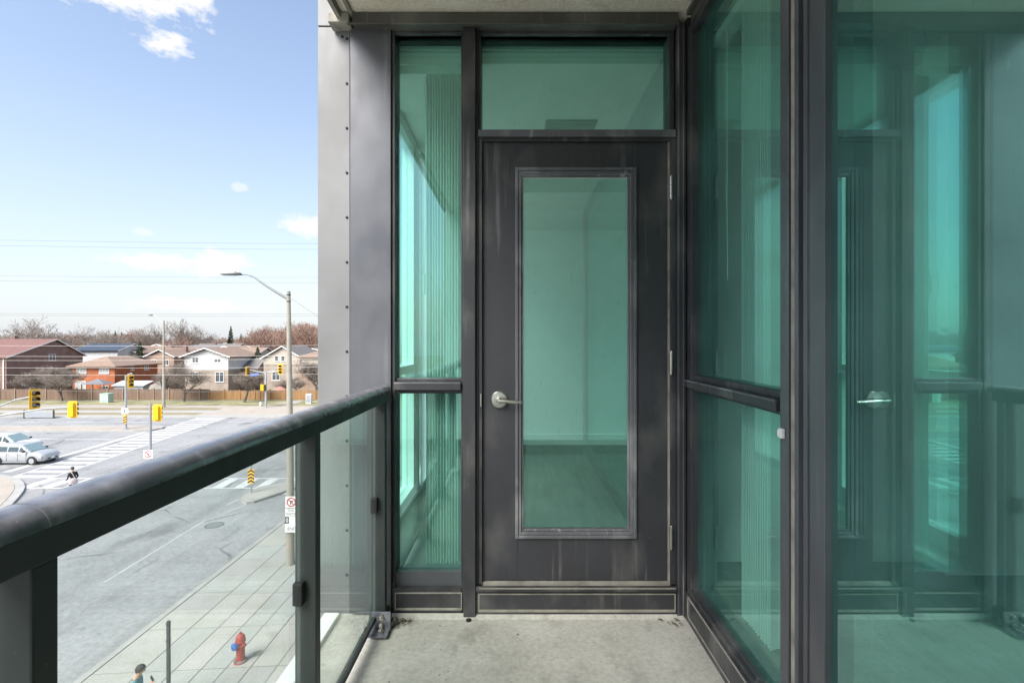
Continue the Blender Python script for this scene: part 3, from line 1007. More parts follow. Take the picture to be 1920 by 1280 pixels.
# posts between window and sliding door: stile, weatherstrip, gap, door frame
ztop = CAMZ + 1.424
def rpost(u0, u1, x, name, m, xd=.90, bev=.002):
    ya, yb = YV(u1, x), YV(u0, x)
    return part(MB().box(x, xd, ya, yb, ZF + .004, ztop), name, m, bevel=bev)
rpost(1462.3, 1478, .776, 'stile', M['cover'])
rpost(1478.4, 1482.0, .781, 'stile', M['gasket'], bev=0)
rpost(1482.3, 1489, .778, 'weatherstrip', M['seal'])
rpost(1489.3, 1496, .777, 'stile', M['cover'])
rpost(1496.3, 1505, .797, 'shadow_gap', M['gasket'], bev=0)
rpost(1505.3, 1513, .783, 'stile', M['cover'])
rpost(1513.4, 1517, .786, 'stile', M['frame'])
sdr = rpost(1517.4, 1546, .778, 'sliding_door', M['cover'])
yg = YV(1546, .778)
part(MB().box(.795, .815, -.80, yg, ZF + .12, CAMZ + 1.40), 'pane', M['glass_big'], sdr)
sb = MB()
sb.box(.778, .89, -.80, yg - .001, ZF + .004, ZF + .12)
sb.box(.778, .89, -.80, yg - .001, CAMZ + 1.40, ztop)
sb.box(.778, .89, -.9, -.801, ZF + .004, ztop)
part(sb, 'rail_frame', M['cover'], sdr, bevel=.002)
lt = MB()
yl = YV(1469, .776)
lt.box(.764, .7755, yl - .009, yl + .009, Z(821, yl), Z(803, yl))
lt.box(.760, .764, yl - .006, yl + .006, Z(818, yl), Z(806, yl))
part(lt, 'latch', M['whitemetal'], bevel=.003, label='small white latch block on the dark window stile')

# ------------------------------------------------------------------ BLINDS (hang inside)
def blind(name_label, x, y, z0, z1, n, dx, dy, vdx, vdy, rail):
    b = thing('vertical_blind', name_label, 'blinds', (x, y, z0))
    for k in range(n):
        px, py = x + dx * k, y + dy * k
        jx, jy = random.uniform(-.001, .001), random.uniform(-.003, .003)
        a = Vector((px - vdx / 2 + jx, py - vdy / 2 + jy)); c = Vector((px + vdx / 2 - jx, py + vdy / 2 - jy))
        nn = (c - a).normalized().orthogonal()
        m = (a + c) / 2 + nn * .004
        th = nn * .0012
        MB().prism([tuple(a - th), tuple(m - th), tuple(c - th), tuple(c + th), tuple(m + th), tuple(a + th)], z0, z1).build('vane', M['vane'], b, (x, y, z0))
    MB().box(*rail, z1 + .004, z1 + .045).build('head_rail', M['whitemetal'], b, (x, y, z0))
    return b


b1 = blind('white vertical blind stacked behind the narrow window beside the door', X(806, 2.40), 2.40, ZFI + .02, CAMZ + 1.30, 12, .0138, 0, .020, .075, (-.62, -.2, 2.36, 2.40))
cd = MB()
cd.tube([(X(797, 2.37), 2.37, CAMZ + 1.29), (X(799, 2.37), 2.37, CAMZ + .6), (X(796, 2.37), 2.37, CAMZ + .33)], .0022, 5)
cd.tube([(X(796, 2.37), 2.37, CAMZ + .33), (X(795, 2.37), 2.37, CAMZ + .23)], .008, 6)
cd.build('pull_cord', M['whitemetal'], b1, (X(806, 2.40), 2.40, ZFI + .02))
b2 = blind('white vertical blind bunched behind the side window right of the door', .935, 1.92, ZFI + .02, CAMZ + 1.33, 13, 0, -.0175, .075, .022, (.90, .96, 1.45, 2.2))
cd = MB()
cd.tube([(.87, 1.96, CAMZ + 1.3), (.872, 1.965, CAMZ + .55), (.868, 1.95, CAMZ + .25)], .0022, 5)
cd.build('pull_cord', M['whitemetal'], b2, (.935, 1.90, ZFI + .02))

# ------------------------------------------------------------------ BALCONY RAILING
rl = thing('balcony_railing', 'dark metal balcony railing with rounded handrail and clear glass panels', 'railing', (-.61, .8, ZF))
RO = (-.61, .8, ZF)
xi, xo = -.572, -.633
prof = []
xc, hw = -.599, .037
zr0, zrm, zr1 = CAMZ - .268, CAMZ - .224, CAMZ - .1965
for k in range(19):
    a = math.pi * k / 18
    prof.append((xc + hw * math.cos(a), zrm + (zr1 - zrm) * math.sin(a)))
prof += [(xc - .036, zrm - .001), (xc + .036, zrm - .001)]
prof3 = [(xc - .026, zr0), (xc + .031, zr0), (xc + .034, zrm - .0012), (xc - .026, zrm - .0012)]
YE = 2.205
hr = MB()
hr.prism(prof, -.86, YE, 'y')
hr.build('handrail', M['rail'], rl, RO, smooth=True)
MB().prism(prof3, -.86, YE - .02, 'y').build('rail_channel', M['post'], rl, RO, bevel=.002)
jr = MB()
prof2 = [(xc + (p[0] - xc) * 1.012, zrm + (p[1] - zrm) * 1.012) for p in prof[:19]]
jr.prism(prof2, .585, .588, 'y')
jr.build('handrail_joint', M['trimworn'], rl, RO)
posts_y = [(-.16, -.125), (.573, .607), (1.392, 1.427), (2.135, 2.170)]
for (ya, yb) in posts_y:
    MB().box(xo, xi, ya, yb, ZF + .03, zr0).build('post', M['post'], rl, RO, bevel=.003)
gx0, gx1 = -.622, -.612
for i in range(3):
    ya, yb = posts_y[i][1] + .012, posts_y[i + 1][0] - .012
    g = MB()
    g.box(gx0, gx1, ya, yb, ZF + .062, zr0 - .004)
    g.build('glass_panel', M['glass_rail'], rl, RO)
    br = MB()
    br.box(gx0 - .006, gx1 + .006, ya - .012, yb + .012, ZF + .042, ZF + .064)
    br.build('bottom_rail', M['post'], rl, RO)
    zc = CAMZ - .718
    MB().box(gx0 - .008, gx1 + .010, yb - .012, yb + .0115, zc - .032, zc + .032).build('glass_clamp', M['gasket'], rl, RO, bevel=.003)
g = MB()
g.box(gx0, gx1, -.84, -.172, ZF + .062, zr0 - .004)
g.build('glass_panel', M['glass_rail'], rl, RO)
for (ya, yb) in posts_y[1:]:
    p_ = MB()
    yc = (ya + yb) / 2
    p_.box(-.655, -.555, yc - .05, yc + .05, ZF + .001, ZF + .010)
    p_.prism([(-.655, ZF + .010), (-.555, ZF + .010), (-.562, ZF + .075), (-.648, ZF + .075)], yb + .0005, yb + .010, 'y')
    pl = p_.build('base_plate', M['post'], rl, RO, bevel=.002)
    for (bx, by) in ((-.566, yc - .04), (-.566, yc - .005), (-.566, yc + .035)):
        MB().lathe([(.011, .010), (.011, .020), (.006, .021), (.006, .032), (.003, .033)], bx, by, 8, 'z', ZF).build('bolt', M['steel'], pl, RO)
# angle bracket seen at the foot of the last post
ab = MB()
ab.box(X(692, 2.06), X(738, 2.16), 2.105, 2.112, ZF + .004, ZF + .085)
ab.box(X(692, 2.06), X(738, 2.16), 2.04, 2.1045, ZF + .0105, ZF + .018)
abo = ab.build('foot_bracket', M['rail'], rl, RO, bevel=.002)
for zb_ in (ZF + .03, ZF + .065):
    MB().lathe([(.011, 0), (.011, -.009), (.006, -.010), (.006, -.018)], X(715, 2.1), 2.105, 8, 'y', zb_).build('bolt', M['steel'], abo, RO)
MB().lathe([(.012, .0), (.012, .01), (.006, .011), (.006, .022)], X(714, 2.07), 2.07, 8, 'z', ZF + .018).build('bolt', M['steel'], abo, RO)
# ------------------------------------------------------------------ STREET MATERIALS
M['pole'] = concrete('pole concrete', (.30, .275, .225), (.38, .355, .30), (.24, .22, .175), 1.2)
M['metal_grey'] = mat('grey painted steel', (.36, .38, .40), .5, .3, var=.08)
M['armgrey'] = mat('weathered arm metal', (.17, .18, .18), .5, .3, var=.1)
M['metal_dark'] = mat('dark street metal', (.06, .06, .06), .5, .2, var=.2)
M['yellow'] = mat('signal yellow', (.86, .50, .012), .45, var=.05)
M['lens_r'] = mat('red lens', (.16, .012, .01), .2, var=.1)
M['lens_a'] = mat('amber lens', (.55, .24, .03), .2, var=.1)
M['lens_g'] = mat('green lens', (.012, .05, .04), .2, var=.1)
M['sign_w'] = mat('white sign sheeting', (.78, .77, .76), .5, var=.03)
M['sign_r'] = mat('red sign ink', (.42, .02, .02), .5, var=.05)
M['sign_k'] = mat('black sign ink', (.02, .02, .02), .5, var=.05)
M['sign_o'] = mat('amber sign sheeting', (.80, .46, .05), .5, var=.05)
M['sign_b'] = mat('blue street-name sheeting', (.04, .14, .55), .45, var=.1, scale=9, alt=(.4, .5, .75), altamt=.25)
M['hyd'] = mat('red hydrant paint', (.40, .035, .03), .5, var=.25, scale=12, alt=(.25, .05, .04), altamt=.5, bump=.2)
M['hydb'] = mat('blue hydrant cap', (.05, .14, .42), .45, var=.15)
M['bark'] = mat('grey bark', (.13, .11, .09), .95, var=.3, scale=3, bump=.6, bscale=20)
M['twig'] = mat('bare twigs', (.27, .225, .19), .95, var=.25, scale=1.5)
M['twig_red'] = mat('reddish bare twigs', (.30, .195, .15), .95, var=.25, scale=.6)
M['conifer'] = mat('dark conifer needles', (.035, .055, .03), .95, var=.4, scale=2.5, alt=(.07, .085, .04), altamt=.6)
M['fence_brown'] = mat('weathered fence wood', (.20, .132, .096), .9, var=.22, scale=1.4, stretch=(2, 2, .3))
M['fence_orange'] = mat('amber stained fence wood', (.31, .175, .075), .85, var=.24, scale=1.1, stretch=(2, 2, .3))
M['fence_post'] = mat('pale fence post', (.28, .205, .14), .9, var=.2)


def brick(name, c1, c2, mortar=(.35, .31, .27), sc=4.0):
    m, n, l, bs = new_mat(name)
    tcn = n.new('ShaderNodeTexCoord')
    nrm = n.new('ShaderNodeNewGeometry')
    sp = n.new('ShaderNodeSeparateXYZ'); l.new(tcn.outputs['Object'], sp.inputs[0])
    ad = n.new('ShaderNodeMath'); ad.operation = 'ADD'
    l.new(sp.outputs[0], ad.inputs[0]); l.new(sp.outputs[1], ad.inputs[1])
    cb = n.new('ShaderNodeCombineXYZ')
    l.new(ad.outputs[0], cb.inputs[0]); l.new(sp.outputs[2], cb.inputs[1])
    b = n.new('ShaderNodeTexBrick')
    b.inputs['Color1'].default_value = (*c1, 1); b.inputs['Color2'].default_value = (*c2, 1); b.inputs['Mortar'].default_value = (*mortar, 1)
    b.inputs['Scale'].default_value = sc; b.inputs['Mortar Size'].default_value = .02
    l.new(cb.outputs[0], b.inputs['Vector'])
    t = n.new('ShaderNodeTexNoise'); t.inputs['Scale'].default_value = .9; t.inputs['Detail'].default_value = 6
    l.new(tcn.outputs['Object'], t.inputs['Vector'])
    r = n.new('ShaderNodeMapRange'); r.inputs[1].default_value = .3; r.inputs[2].default_value = .7; r.inputs[3].default_value = .78; r.inputs[4].default_value = 1.2
    l.new(t.outputs['Fac'], r.inputs[0])
    mx = n.new('ShaderNodeMix'); mx.data_type = 'RGBA'; mx.blend_type = 'MULTIPLY'; mx.inputs['Factor'].default_value = 1
    l.new(b.outputs[0], mx.inputs[6]); l.new(r.outputs[0], mx.inputs[7])
    l.new(mx.outputs[2], bs.inputs['Base Color'])
    bs.inputs['Roughness'].default_value = .9
    return m


def siding(name, c, gap=.16):
    """horizontal boards: shadow-free tone change only, relief through bump"""
    m, n, l, bs = new_mat(name)
    tcn = n.new('ShaderNodeTexCoord')
    w = n.new('ShaderNodeTexWave'); w.wave_type = 'BANDS'; w.bands_direction = 'Z'; w.wave_profile = 'SAW'
    w.inputs['Scale'].default_value = .314 / gap
    l.new(tcn.outputs['Object'], w.inputs['Vector'])
    bp = n.new('ShaderNodeBump'); bp.inputs['Strength'].default_value = .6; bp.inputs['Distance'].default_value = .03
    l.new(w.outputs['Fac'], bp.inputs['Height']); l.new(bp.outputs[0], bs.inputs['Normal'])
    t = n.new('ShaderNodeTexNoise'); t.inputs['Scale'].default_value = 1.2; t.inputs['Detail'].default_value = 5
    l.new(tcn.outputs['Object'], t.inputs['Vector'])
    r = n.new('ShaderNodeValToRGB')
    r.color_ramp.elements[0].position = .3; r.color_ramp.elements[0].color = (*[v * .9 for v in c], 1)
    r.color_ramp.elements[1].position = .7; r.color_ramp.elements[1].color = (*[min(1, v * 1.06) for v in c], 1)
    l.new(t.outputs['Fac'], r.inputs[0]); l.new(r.outputs[0], bs.inputs['Base Color'])
    bs.inputs['Roughness'].default_value = .7
    return m


M['brick_brown'] = brick('brown brick', (.20, .115, .09), (.25, .15, .12), (.28, .23, .2))
M['brick_orange'] = brick('orange brick', (.42, .115, .04), (.36, .095, .035), (.36, .2, .12))
M['brick_beige'] = brick('beige brick', (.34, .275, .22), (.29, .23, .18), (.37, .33, .29))
M['brick_tan'] = brick('tan brick', (.33, .22, .155), (.28, .18, .13), (.36, .3, .25))
M['siding_w'] = siding('white siding', (.60, .60, .59))
M['siding_c'] = siding('cream siding', (.52, .46, .39))
M['siding_b'] = siding('brown siding', (.22, .15, .115))
M['roof_red'] = mat('red shingles', (.19, .10, .085), .9, var=.2, scale=2.5)
M['roof_brown'] = mat('brown shingles', (.26, .18, .135), .9, var=.2, scale=2.5)
M['roof_grey'] = mat('grey shingles', (.17, .155, .145), .9, var=.2, scale=2.5)
M['roof_dark'] = mat('slate solar panels', (.03, .04, .055), .3, var=.3, scale=1)
M['trimw'] = mat('white house trim', (.78, .77, .74), .6, var=.04)
M['hglass'] = mat('house window glass', (.09, .10, .11), .12, var=.3, scale=.8, spec=.8)
M['curtain'] = mat('pale curtain behind glass', (.45, .45, .43), .35, var=.2, scale=2)
M['carwhite'] = mat('white car paint', (.60, .61, .62), .22, var=.02)
M['carsilver'] = mat('silver car paint', (.42, .43, .44), .25, .15, var=.02)
M['carglass'] = mat('car window glass', (.05, .075, .08), .06, var=.1, spec=.9)
M['carscreen'] = mat('pale windscreen glass', (.22, .30, .31), .08, var=.1, spec=.9)
M['tyre'] = mat('tyre rubber', (.02, .02, .02), .8, var=.2)
M['black'] = mat('black plastic', (.015, .015, .015), .6, var=.2)
M['lamp'] = mat('clear headlamp', (.7, .7, .68), .15, var=.05)
M['skin'] = mat('skin', (.52, .31, .23), .55, var=.08)
M['hair'] = mat('dark hair', (.022, .018, .016), .6, var=.3, scale=30)
M['shirt'] = mat('teal shirt cloth', (.11, .26, .27), .9, var=.15, scale=8)
M['sleeve'] = mat('slate sleeve cloth', (.10, .15, .18), .9, var=.15, scale=8)
M['trousers'] = mat('dark trousers', (.035, .035, .045), .9, var=.2)
M['jacket'] = mat('black jacket', (.02, .02, .022), .8, var=.3)
M['bag'] = mat('pale pink bag cloth', (.62, .52, .49), .85, var=.12, scale=8)
M['phone'] = mat('phone glass', (.05, .07, .09), .15)
M['boxgreen'] = mat('pale green utility paint', (.40, .52, .44), .55, var=.1)
M['boxwhite'] = mat('white utility paint', (.72, .73, .74), .5, var=.06)
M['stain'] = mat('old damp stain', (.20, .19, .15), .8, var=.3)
M['wire'] = mat('weathered cable', (.16, .16, .165), .6, var=.1)
M['wire_pale'] = mat('pale cable', (.62, .58, .54), .6, var=.1)

# wind-blown litter in the balcony corners
def litter(label, x0, y0, n, seed):
    rr = random.Random(seed)
    mb = MB()
    for k in range(n):
        x = x0 + abs(rr.gauss(0, .035)) * (1 if x0 < 0 else -1); y = y0 - abs(rr.gauss(0, .028)); s = rr.uniform(.006, .016); a = rr.uniform(0, 6.3)
        z = ZF + .002 + rr.uniform(0, .012)
        c, sn = math.cos(a) * s, math.sin(a) * s
        mb.add([(x - c, y - sn, z), (x + sn * .4, y - c * .4, z + s * .3), (x + c, y + sn, z + s * .12), (x - sn * .4, y + c * .4, z + s * .35)], [(0, 1, 2), (0, 2, 3)])
    tag(mb.build('leaf_litter', mat('dry leaf litter', (.13, .11, .08), .9, var=.5, scale=40)), label, 'leaf litter', None, 'stuff')


litter('dry leaf scraps caught in the floor corner beside the railing foot', X(742, 2.2), 2.19, 34, 1)
litter('few dry scraps in the floor corner right of the door', X(1270, 2.2), 2.19, 12, 2)
# ------------------------------------------------------------------ HYDRANT, SIGN POST, PERSON ON THE NEAR PAVEMENT
hxp, hyp = G(451, 1239, .13)
hyd = thing('fire_hydrant', 'red fire hydrant with a blue side cap standing on the concrete pavement', 'fire hydrant', (hxp, hyp, .128))
MB().lathe([(.17, 0), (.17, .03), (.155, .035), (.155, .05), (.115, .055), (.112, .12), (.108, .55), (.135, .555), (.135, .585), (.125, .59), (.122, .66), (.10, .72), (.06, .765), (.02, .775)], 0, 0, 18).build('barrel', M['hyd'], hyd, smooth=True)
MB().lathe([(.03, .775), (.03, .82), (.015, .825)], 0, 0, 5).build('top_nut', M['hyd'], hyd)
_m = MB().lathe([(.075, -.10), (.075, -.17), (.10, -.172), (.10, -.215), (.07, -.225), (.03, -.228), (.03, -.25)], 0, 0, 14, 'y', .50)
_m.xform(Matrix.Rotation(R(-28), 4, 'Z')).build('pumper_cap', M['hydb'], hyd, smooth=True)
for s, mm in ((1, M['hyd']), (-1, M['hydb'])):
    q = MB().lathe([(.05, .09), (.05, .14), (.062, .142), (.062, .17), (.03, .175), (.02, .195)], 0, 0, 10, 'x', .50)
    q.xform(Matrix.Rotation(R(-28 + (180 if s < 0 else 0)), 4, 'Z')).build('hose_cap', mm, hyd, smooth=True)
MB().lathe([(.165, .03), (.165, .055)], 0, 0, 18).build('base_ring', M['trimworn'], hyd)
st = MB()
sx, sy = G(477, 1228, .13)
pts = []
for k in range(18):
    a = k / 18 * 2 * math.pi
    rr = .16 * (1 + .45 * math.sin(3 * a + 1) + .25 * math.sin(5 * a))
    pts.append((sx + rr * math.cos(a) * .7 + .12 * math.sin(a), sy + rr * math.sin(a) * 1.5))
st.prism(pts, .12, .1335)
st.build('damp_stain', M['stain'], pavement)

pyp = 11.6
px = X(316, pyp)
spz = Z(1163, pyp)
sp = thing('sign_post', 'thin dark sign post on the pavement with its plate seen edge on', 'sign post', (px, pyp, .128))
MB().box(-.032, .032, -.03, .03, 0, spz - .13).build('post', M['metal_dark'], sp)
_p = MB().box(.0305, .0345, -.15, .15, spz - .13 - .62, spz - .12)
_p.xform(Matrix.Rotation(math.atan2(px, pyp) * -1 - R(0), 4, 'Z')).build('sign_plate', M['metal_grey'], sp)
for zz in (spz - .62, spz - .22):
    MB().box(-.042, .0304, -.038, .038, zz, zz + .04).build('clamp', M['metal_dark'], sp)


def skin_mesh(name, verts, edges, radii, mats, pick, parent, subdiv=2, root=0):
    me = bpy.data.meshes.new(name)
    me.from_pydata(verts, edges, [])
    o = bpy.data.objects.new(name, me)
    COL.objects.link(o)
    sk = o.modifiers.new('skin', 'SKIN')
    sk.branch_smoothing = .4
    lay = me.skin_vertices[0].data if me.skin_vertices else None
    if lay is None:
        bm = bmesh.new(); bm.from_mesh(me); bm.verts.layers.skin.verify(); bm.to_mesh(me); bm.free()
        lay = me.skin_vertices[0].data
    for i, r in enumerate(radii):
        lay[i].radius = r if isinstance(r, tuple) else (r, r)
        lay[i].use_root = (i == root)
    ss = o.modifiers.new('sub', 'SUBSURF'); ss.levels = subdiv; ss.render_levels = subdiv
    dg = bpy.context.evaluated_depsgraph_get(); dg.update()
    m2 = bpy.data.meshes.new_from_object(o.evaluated_get(dg))
    bpy.data.objects.remove(o)
    m2.name = name
    m2.materials.clear()
    for mm in mats: m2.materials.append(mm)
    for p in m2.polygons:
        p.material_index = pick(p.center)
        p.use_smooth = True
    o2 = bpy.data.objects.new(name, m2)
    COL.objects.link(o2)
    o2.parent = parent
    return o2


def person(label, loc, rz, arms, mats, pick, headturn=(0, 0), stride=.0, lean=0.0):
    """local frame: person faces +X, left is +Y. arms = {'L': [elbow, wrist, handdir], 'R': ...}"""
    t = thing('person', label, 'person', loc, rz)
    V, E, Rr = [], [], []
    def v(p, r, par=None):
        V.append(p); Rr.append(r)
        if par is not None: E.append((par, len(V) - 1))
        return len(V) - 1
    pel = v((0, 0, .93), (.155, .12))
    wai = v((.0 + lean * .2, 0, 1.08), (.14, .11), pel)
    che = v((.0 + lean * .6, 0, 1.27), (.165, .125), wai)
    nb = v((lean, 0, 1.42), (.085, .075), che)
    nk = v((.012 + lean, 0, 1.47), .052, nb)
    hx_, hy_ = headturn
    h1 = v((.03 + lean + hx_ * .4, hy_ * .4, 1.545), (.072, .078), nk)
    h2 = v((.04 + lean + hx_ * .8, hy_ * .8, 1.62), (.078, .094), h1)
    h3 = v((.03 + lean + hx_, hy_, 1.69), (.062, .075), h2)
    ns = v((.135 + lean + hx_ * .8, hy_ * .8, 1.59), .012, h2)
    for s in (1, -1):
        k = 'L' if s > 0 else 'R'
        el_, wr, hd_ = arms[k]
        sh = v((lean, s * .17, 1.385), (.066, .066), che)
        e = v(el_, .045, sh)
        mid = v(tuple((Vector(el_) + Vector(wr)) / 2), .042, e)
        w_ = v(wr, .028, mid)
        hdv = Vector(hd_).normalized()
        palm = v(tuple(Vector(wr) + hdv * .05), (.034, .022), w_)
        side = hdv.cross(Vector((0, 0, 1)))
        if side.length < .2: side = Vector((1, 0, 0))
        side.normalize()
        for q in range(4):
            b0 = Vector(wr) + hdv * .085 + side * (q - 1.5) * .019
            f1 = v(tuple(b0), .0095, palm)
            f2 = v(tuple(b0 + hdv * (.034 + (.008 if q in (1, 2) else 0)) + Vector((0, 0, -.006))), .0085, f1)
            v(tuple(b0 + hdv * (.055 + (.012 if q in (1, 2) else 0)) + Vector((0, 0, -.022))), .0075, f2)
        t1 = v(tuple(Vector(wr) + hdv * .045 + side * -.034), .011, palm)
        v(tuple(Vector(wr) + hdv * .085 + side * -.045), .009, t1)
        hip = v((0, s * .09, .86), (.092, .095), pel)
        kn = v((.03 + s * stride * .6, s * .095, .48), .058, hip)
        cf = v((.0 + s * stride * .8, s * .097, .30), .052, kn)
        an = v((-.02 + s * stride, s * .10, .09), .036, cf)
        ft = v((.06 + s * stride, s * .105, .035), (.042, .035), an)
        v((.16 + s * stride, s * .11, .03), (.038, .024), ft)
    skin_mesh('body', V, E, Rr, mats, pick, t)
    return t


# hair cap: a half shell that hugs the skull, rough edge
def hair(parent, c, r, m, drop=.05, back=-1, name='hair'):
    mb = MB()
    n, rings = 18, 8
    b = len(mb.v)
    for i in range(rings):
        ph = i / (rings - 1)
        for k in range(n):
            a = 2 * math.pi * k / n
            fr = math.cos(a)        # +1 front (+X)
            lim = math.pi * (.57 - .17 * fr)
            th = ph * lim
            rr = r * (1 + .05 * math.sin(k * 2.3 + i))
            mb.v.append((c[0] + rr * 1.08 * math.sin(th) * math.cos(a), c[1] + rr * .92 * math.sin(th) * math.sin(a), c[2] + rr * 1.1 * math.cos(th)))
    for i in range(rings - 1):
        for k in range(n):
            k2 = (k + 1) % n
            mb.f.append([b + i * n + k, b + (i + 1) * n + k, b + (i + 1) * n + k2, b + i * n + k2]); mb.m.append(0)
    o = mb.build(name, m, parent, smooth=True)
    sol = o.modifiers.new('thick', 'SOLIDIFY'); sol.thickness = .012
    return o


# person with phone
pY = 10.68
pX = X(252, pY)


def pick_a(c):
    if c.z > 1.43: return 0
    if c.x > .17 and c.z > 1.0: return 0 if c.x > .30 else 2
    if c.z > .90: return 1
    if c.z < .075: return 3
    return 3
pa = person('person in a teal shirt with short dark hair looking down at a phone', (pX, pY, .128), R(14),
            {'R': [(.12, -.25, 1.20), (.31, -.13, 1.34), (.9, .35, .30)], 'L': [(.02, .24, 1.12), (.10, .25, .90), (.2, 0, -1)]},
            [M['skin'], M['shirt'], M['sleeve'], M['trousers']], pick_a, headturn=(.075, -.01), lean=.03)
hair(pa, (.122, -.010, 1.632), .097, M['hair'])
e = MB()
for s in (1, -1):
    e.lathe([(.026, -.006), (.024, .006)], .12, s * .0, 8, 'y', 1.585) if False else e.box(.095, .125, s * .083 - .008, s * .083 + .008, 1.56, 1.61)
e.build('ear', M['skin'], pa)['kind'] = 'stuff'
ph = thing('phone', 'dark phone held up in the hand of the person in teal', 'phone', (pX + .41, pY + .03, .128 + 1.345), R(14))
MB().box(-.005, .005, -.036, .036, 0, .15).xform(Matrix.Rotation(R(-25), 4, 'Y')).build('casing', M['phone'], ph, bevel=.003)

# person on the crossing
qY = 28.1
qX = X(137, qY)


def pick_b(c):
    if c.z > 1.44: return 0
    if c.z > .80 and abs(c.y) < .5: return 1 if not (c.z < .86 and abs(c.y) > .2) else 0
    return 2
pb = person('person in a black jacket with a pale pink shoulder bag on the crossing', (qX, qY, .0), R(160),
            {'R': [(.04, -.26, 1.14), (.16, -.22, .95), (.4, 0, -1)], 'L': [(-.02, .26, 1.14), (.12, .24, 1.0), (1, 0, .2)]},
            [M['skin'], M['jacket'], M['trousers']], pick_b, stride=.12, lean=.03)
hair(pb, (.062, 0, 1.635), .096, mat('brown hair', (.06, .04, .03), .6, var=.3))
bg = thing('shoulder_bag', 'pale pink shoulder bag hanging at the back of the person in black', 'bag', (qX, qY, 0), R(160))
bm_ = MB()
for (zz, wx, wy) in [(.78, .10, .20), (.80, .12, .24), (.95, .12, .25), (1.08, .09, .20), (1.14, .04, .12)]:
    pass
ringz = [(.78, .07, .17), (.80, .095, .21), (.93, .10, .225), (1.06, .075, .17), (1.12, .03, .09)]
n = 14
b0 = len(bm_.v)
for (zz, wx, wy) in ringz:
    for k in range(n):
        a = 2 * math.pi * k / n
        bm_.v.append((-.24 + wx * math.cos(a), .10 + wy * math.sin(a), zz))
for i in range(len(ringz) - 1):
    for k in range(n):
        bm_.f.append([i * n + k, i * n + (k + 1) % n, (i + 1) * n + (k + 1) % n, (i + 1) * n + k]); bm_.m.append(0)
bm_.f.append(list(range(n))[::-1]); bm_.m.append(0)
bm_.f.append([4 * n + k for k in range(n)]); bm_.m.append(0)
bm_.build('bag_body', M['bag'], bg, smooth=True)
MB().tube([(-.23, .04, 1.11), (-.14, .10, 1.36), (-.02, .13, 1.47), (.10, .12, 1.38), (.0, .24, 1.2), (-.22, .18, 1.08)], .014, 6).build('strap', M['bag'], bg)

# ------------------------------------------------------------------ SIGNS
def disc_ring(cx, cz, r0, r1, y, n=28):
    mb = MB()
    for k in range(n):
        a, b = 2 * math.pi * k / n, 2 * math.pi * (k + 1) / n
        mb.prism([(cx + r0 * math.cos(a), cz + r0 * math.sin(a)), (cx + r1 * math.cos(a), cz + r1 * math.sin(a)), (cx + r1 * math.cos(b), cz + r1 * math.sin(b)), (cx + r0 * math.cos(b), cz + r0 * math.sin(b))], y, y + .0015, 'y')
    return mb


def ban_sign(parent, cx, cz, w, y, kind):
    pl = MB().box(cx - w / 2, cx + w / 2, y, y + .004, cz - w / 2, cz + w / 2).build('sign_board', M['sign_w'], parent)
    r = w * .40
    rg = disc_ring(cx, cz, r * .76, r, y - .0018)
    a = R(-45) if kind == 'walk' else R(-45)
    d = Vector((math.cos(a), math.sin(a))) * r * .85
    nn = Vector((-d.y, d.x)).normalized() * r * .11
    c = Vector((cx, cz))
    rg.prism([tuple(c - d - nn), tuple(c + d - nn), tuple(c + d + nn), tuple(c - d + nn)], y - .0036, y - .0019, 'y')
    rg.build('ban_ring', M['sign_r'], pl)
    s = r
    fg = MB()
    if kind == 'walk':
        fg.prism([(cx + s * .13 * math.cos(q * math.pi / 5), cz + s * .50 + s * .13 * math.sin(q * math.pi / 5)) for q in range(10)], y - .0016, y - .0003, 'y')
        for poly in ([(-.13, .32), (.13, .32), (.12, -.12), (-.10, -.12)], [(-.10, -.10), (.03, -.10), (-.12, -.66), (-.27, -.66)], [(.0, -.10), (.12, -.10), (.25, -.66), (.12, -.66)], [(-.13, .30), (-.13, .16), (-.34, -.08), (-.40, .02)], [(.13, .30), (.36, .08), (.31, -.02), (.12, .14)]):
            fg.prism([(cx + a_ * s, cz + b_ * s) for a_, b_ in poly], y - .0016, y - .0003, 'y')
    else:   # arrow turning right
        for poly in ([(-.22, -.58), (-.04, -.58), (-.04, .30), (-.22, .30)], [(-.03, .12), (.20, .12), (.20, .30), (-.03, .30)], [(.20, -.03), (.52, .21), (.20, .45)]):
            fg.prism([(cx + a_ * s, cz + b_ * s) for a_, b_ in poly], y - .0016, y - .0003, 'y')
    fg.build('pictogram', M['sign_k'], pl)
    return pl


def lettering(txt, size, cx, cz, y, parent, m):
    me = text_mesh(txt, size)
    me.materials.clear(); me.materials.append(m)
    for v_ in me.vertices:
        x_, y_, z_ = v_.co
        v_.co = (cx + x_, y - z_ - .0013, cz + y_)
    o = bpy.data.objects.new('lettering', me)
    COL.objects.link(o)
    o.parent = parent
    return o


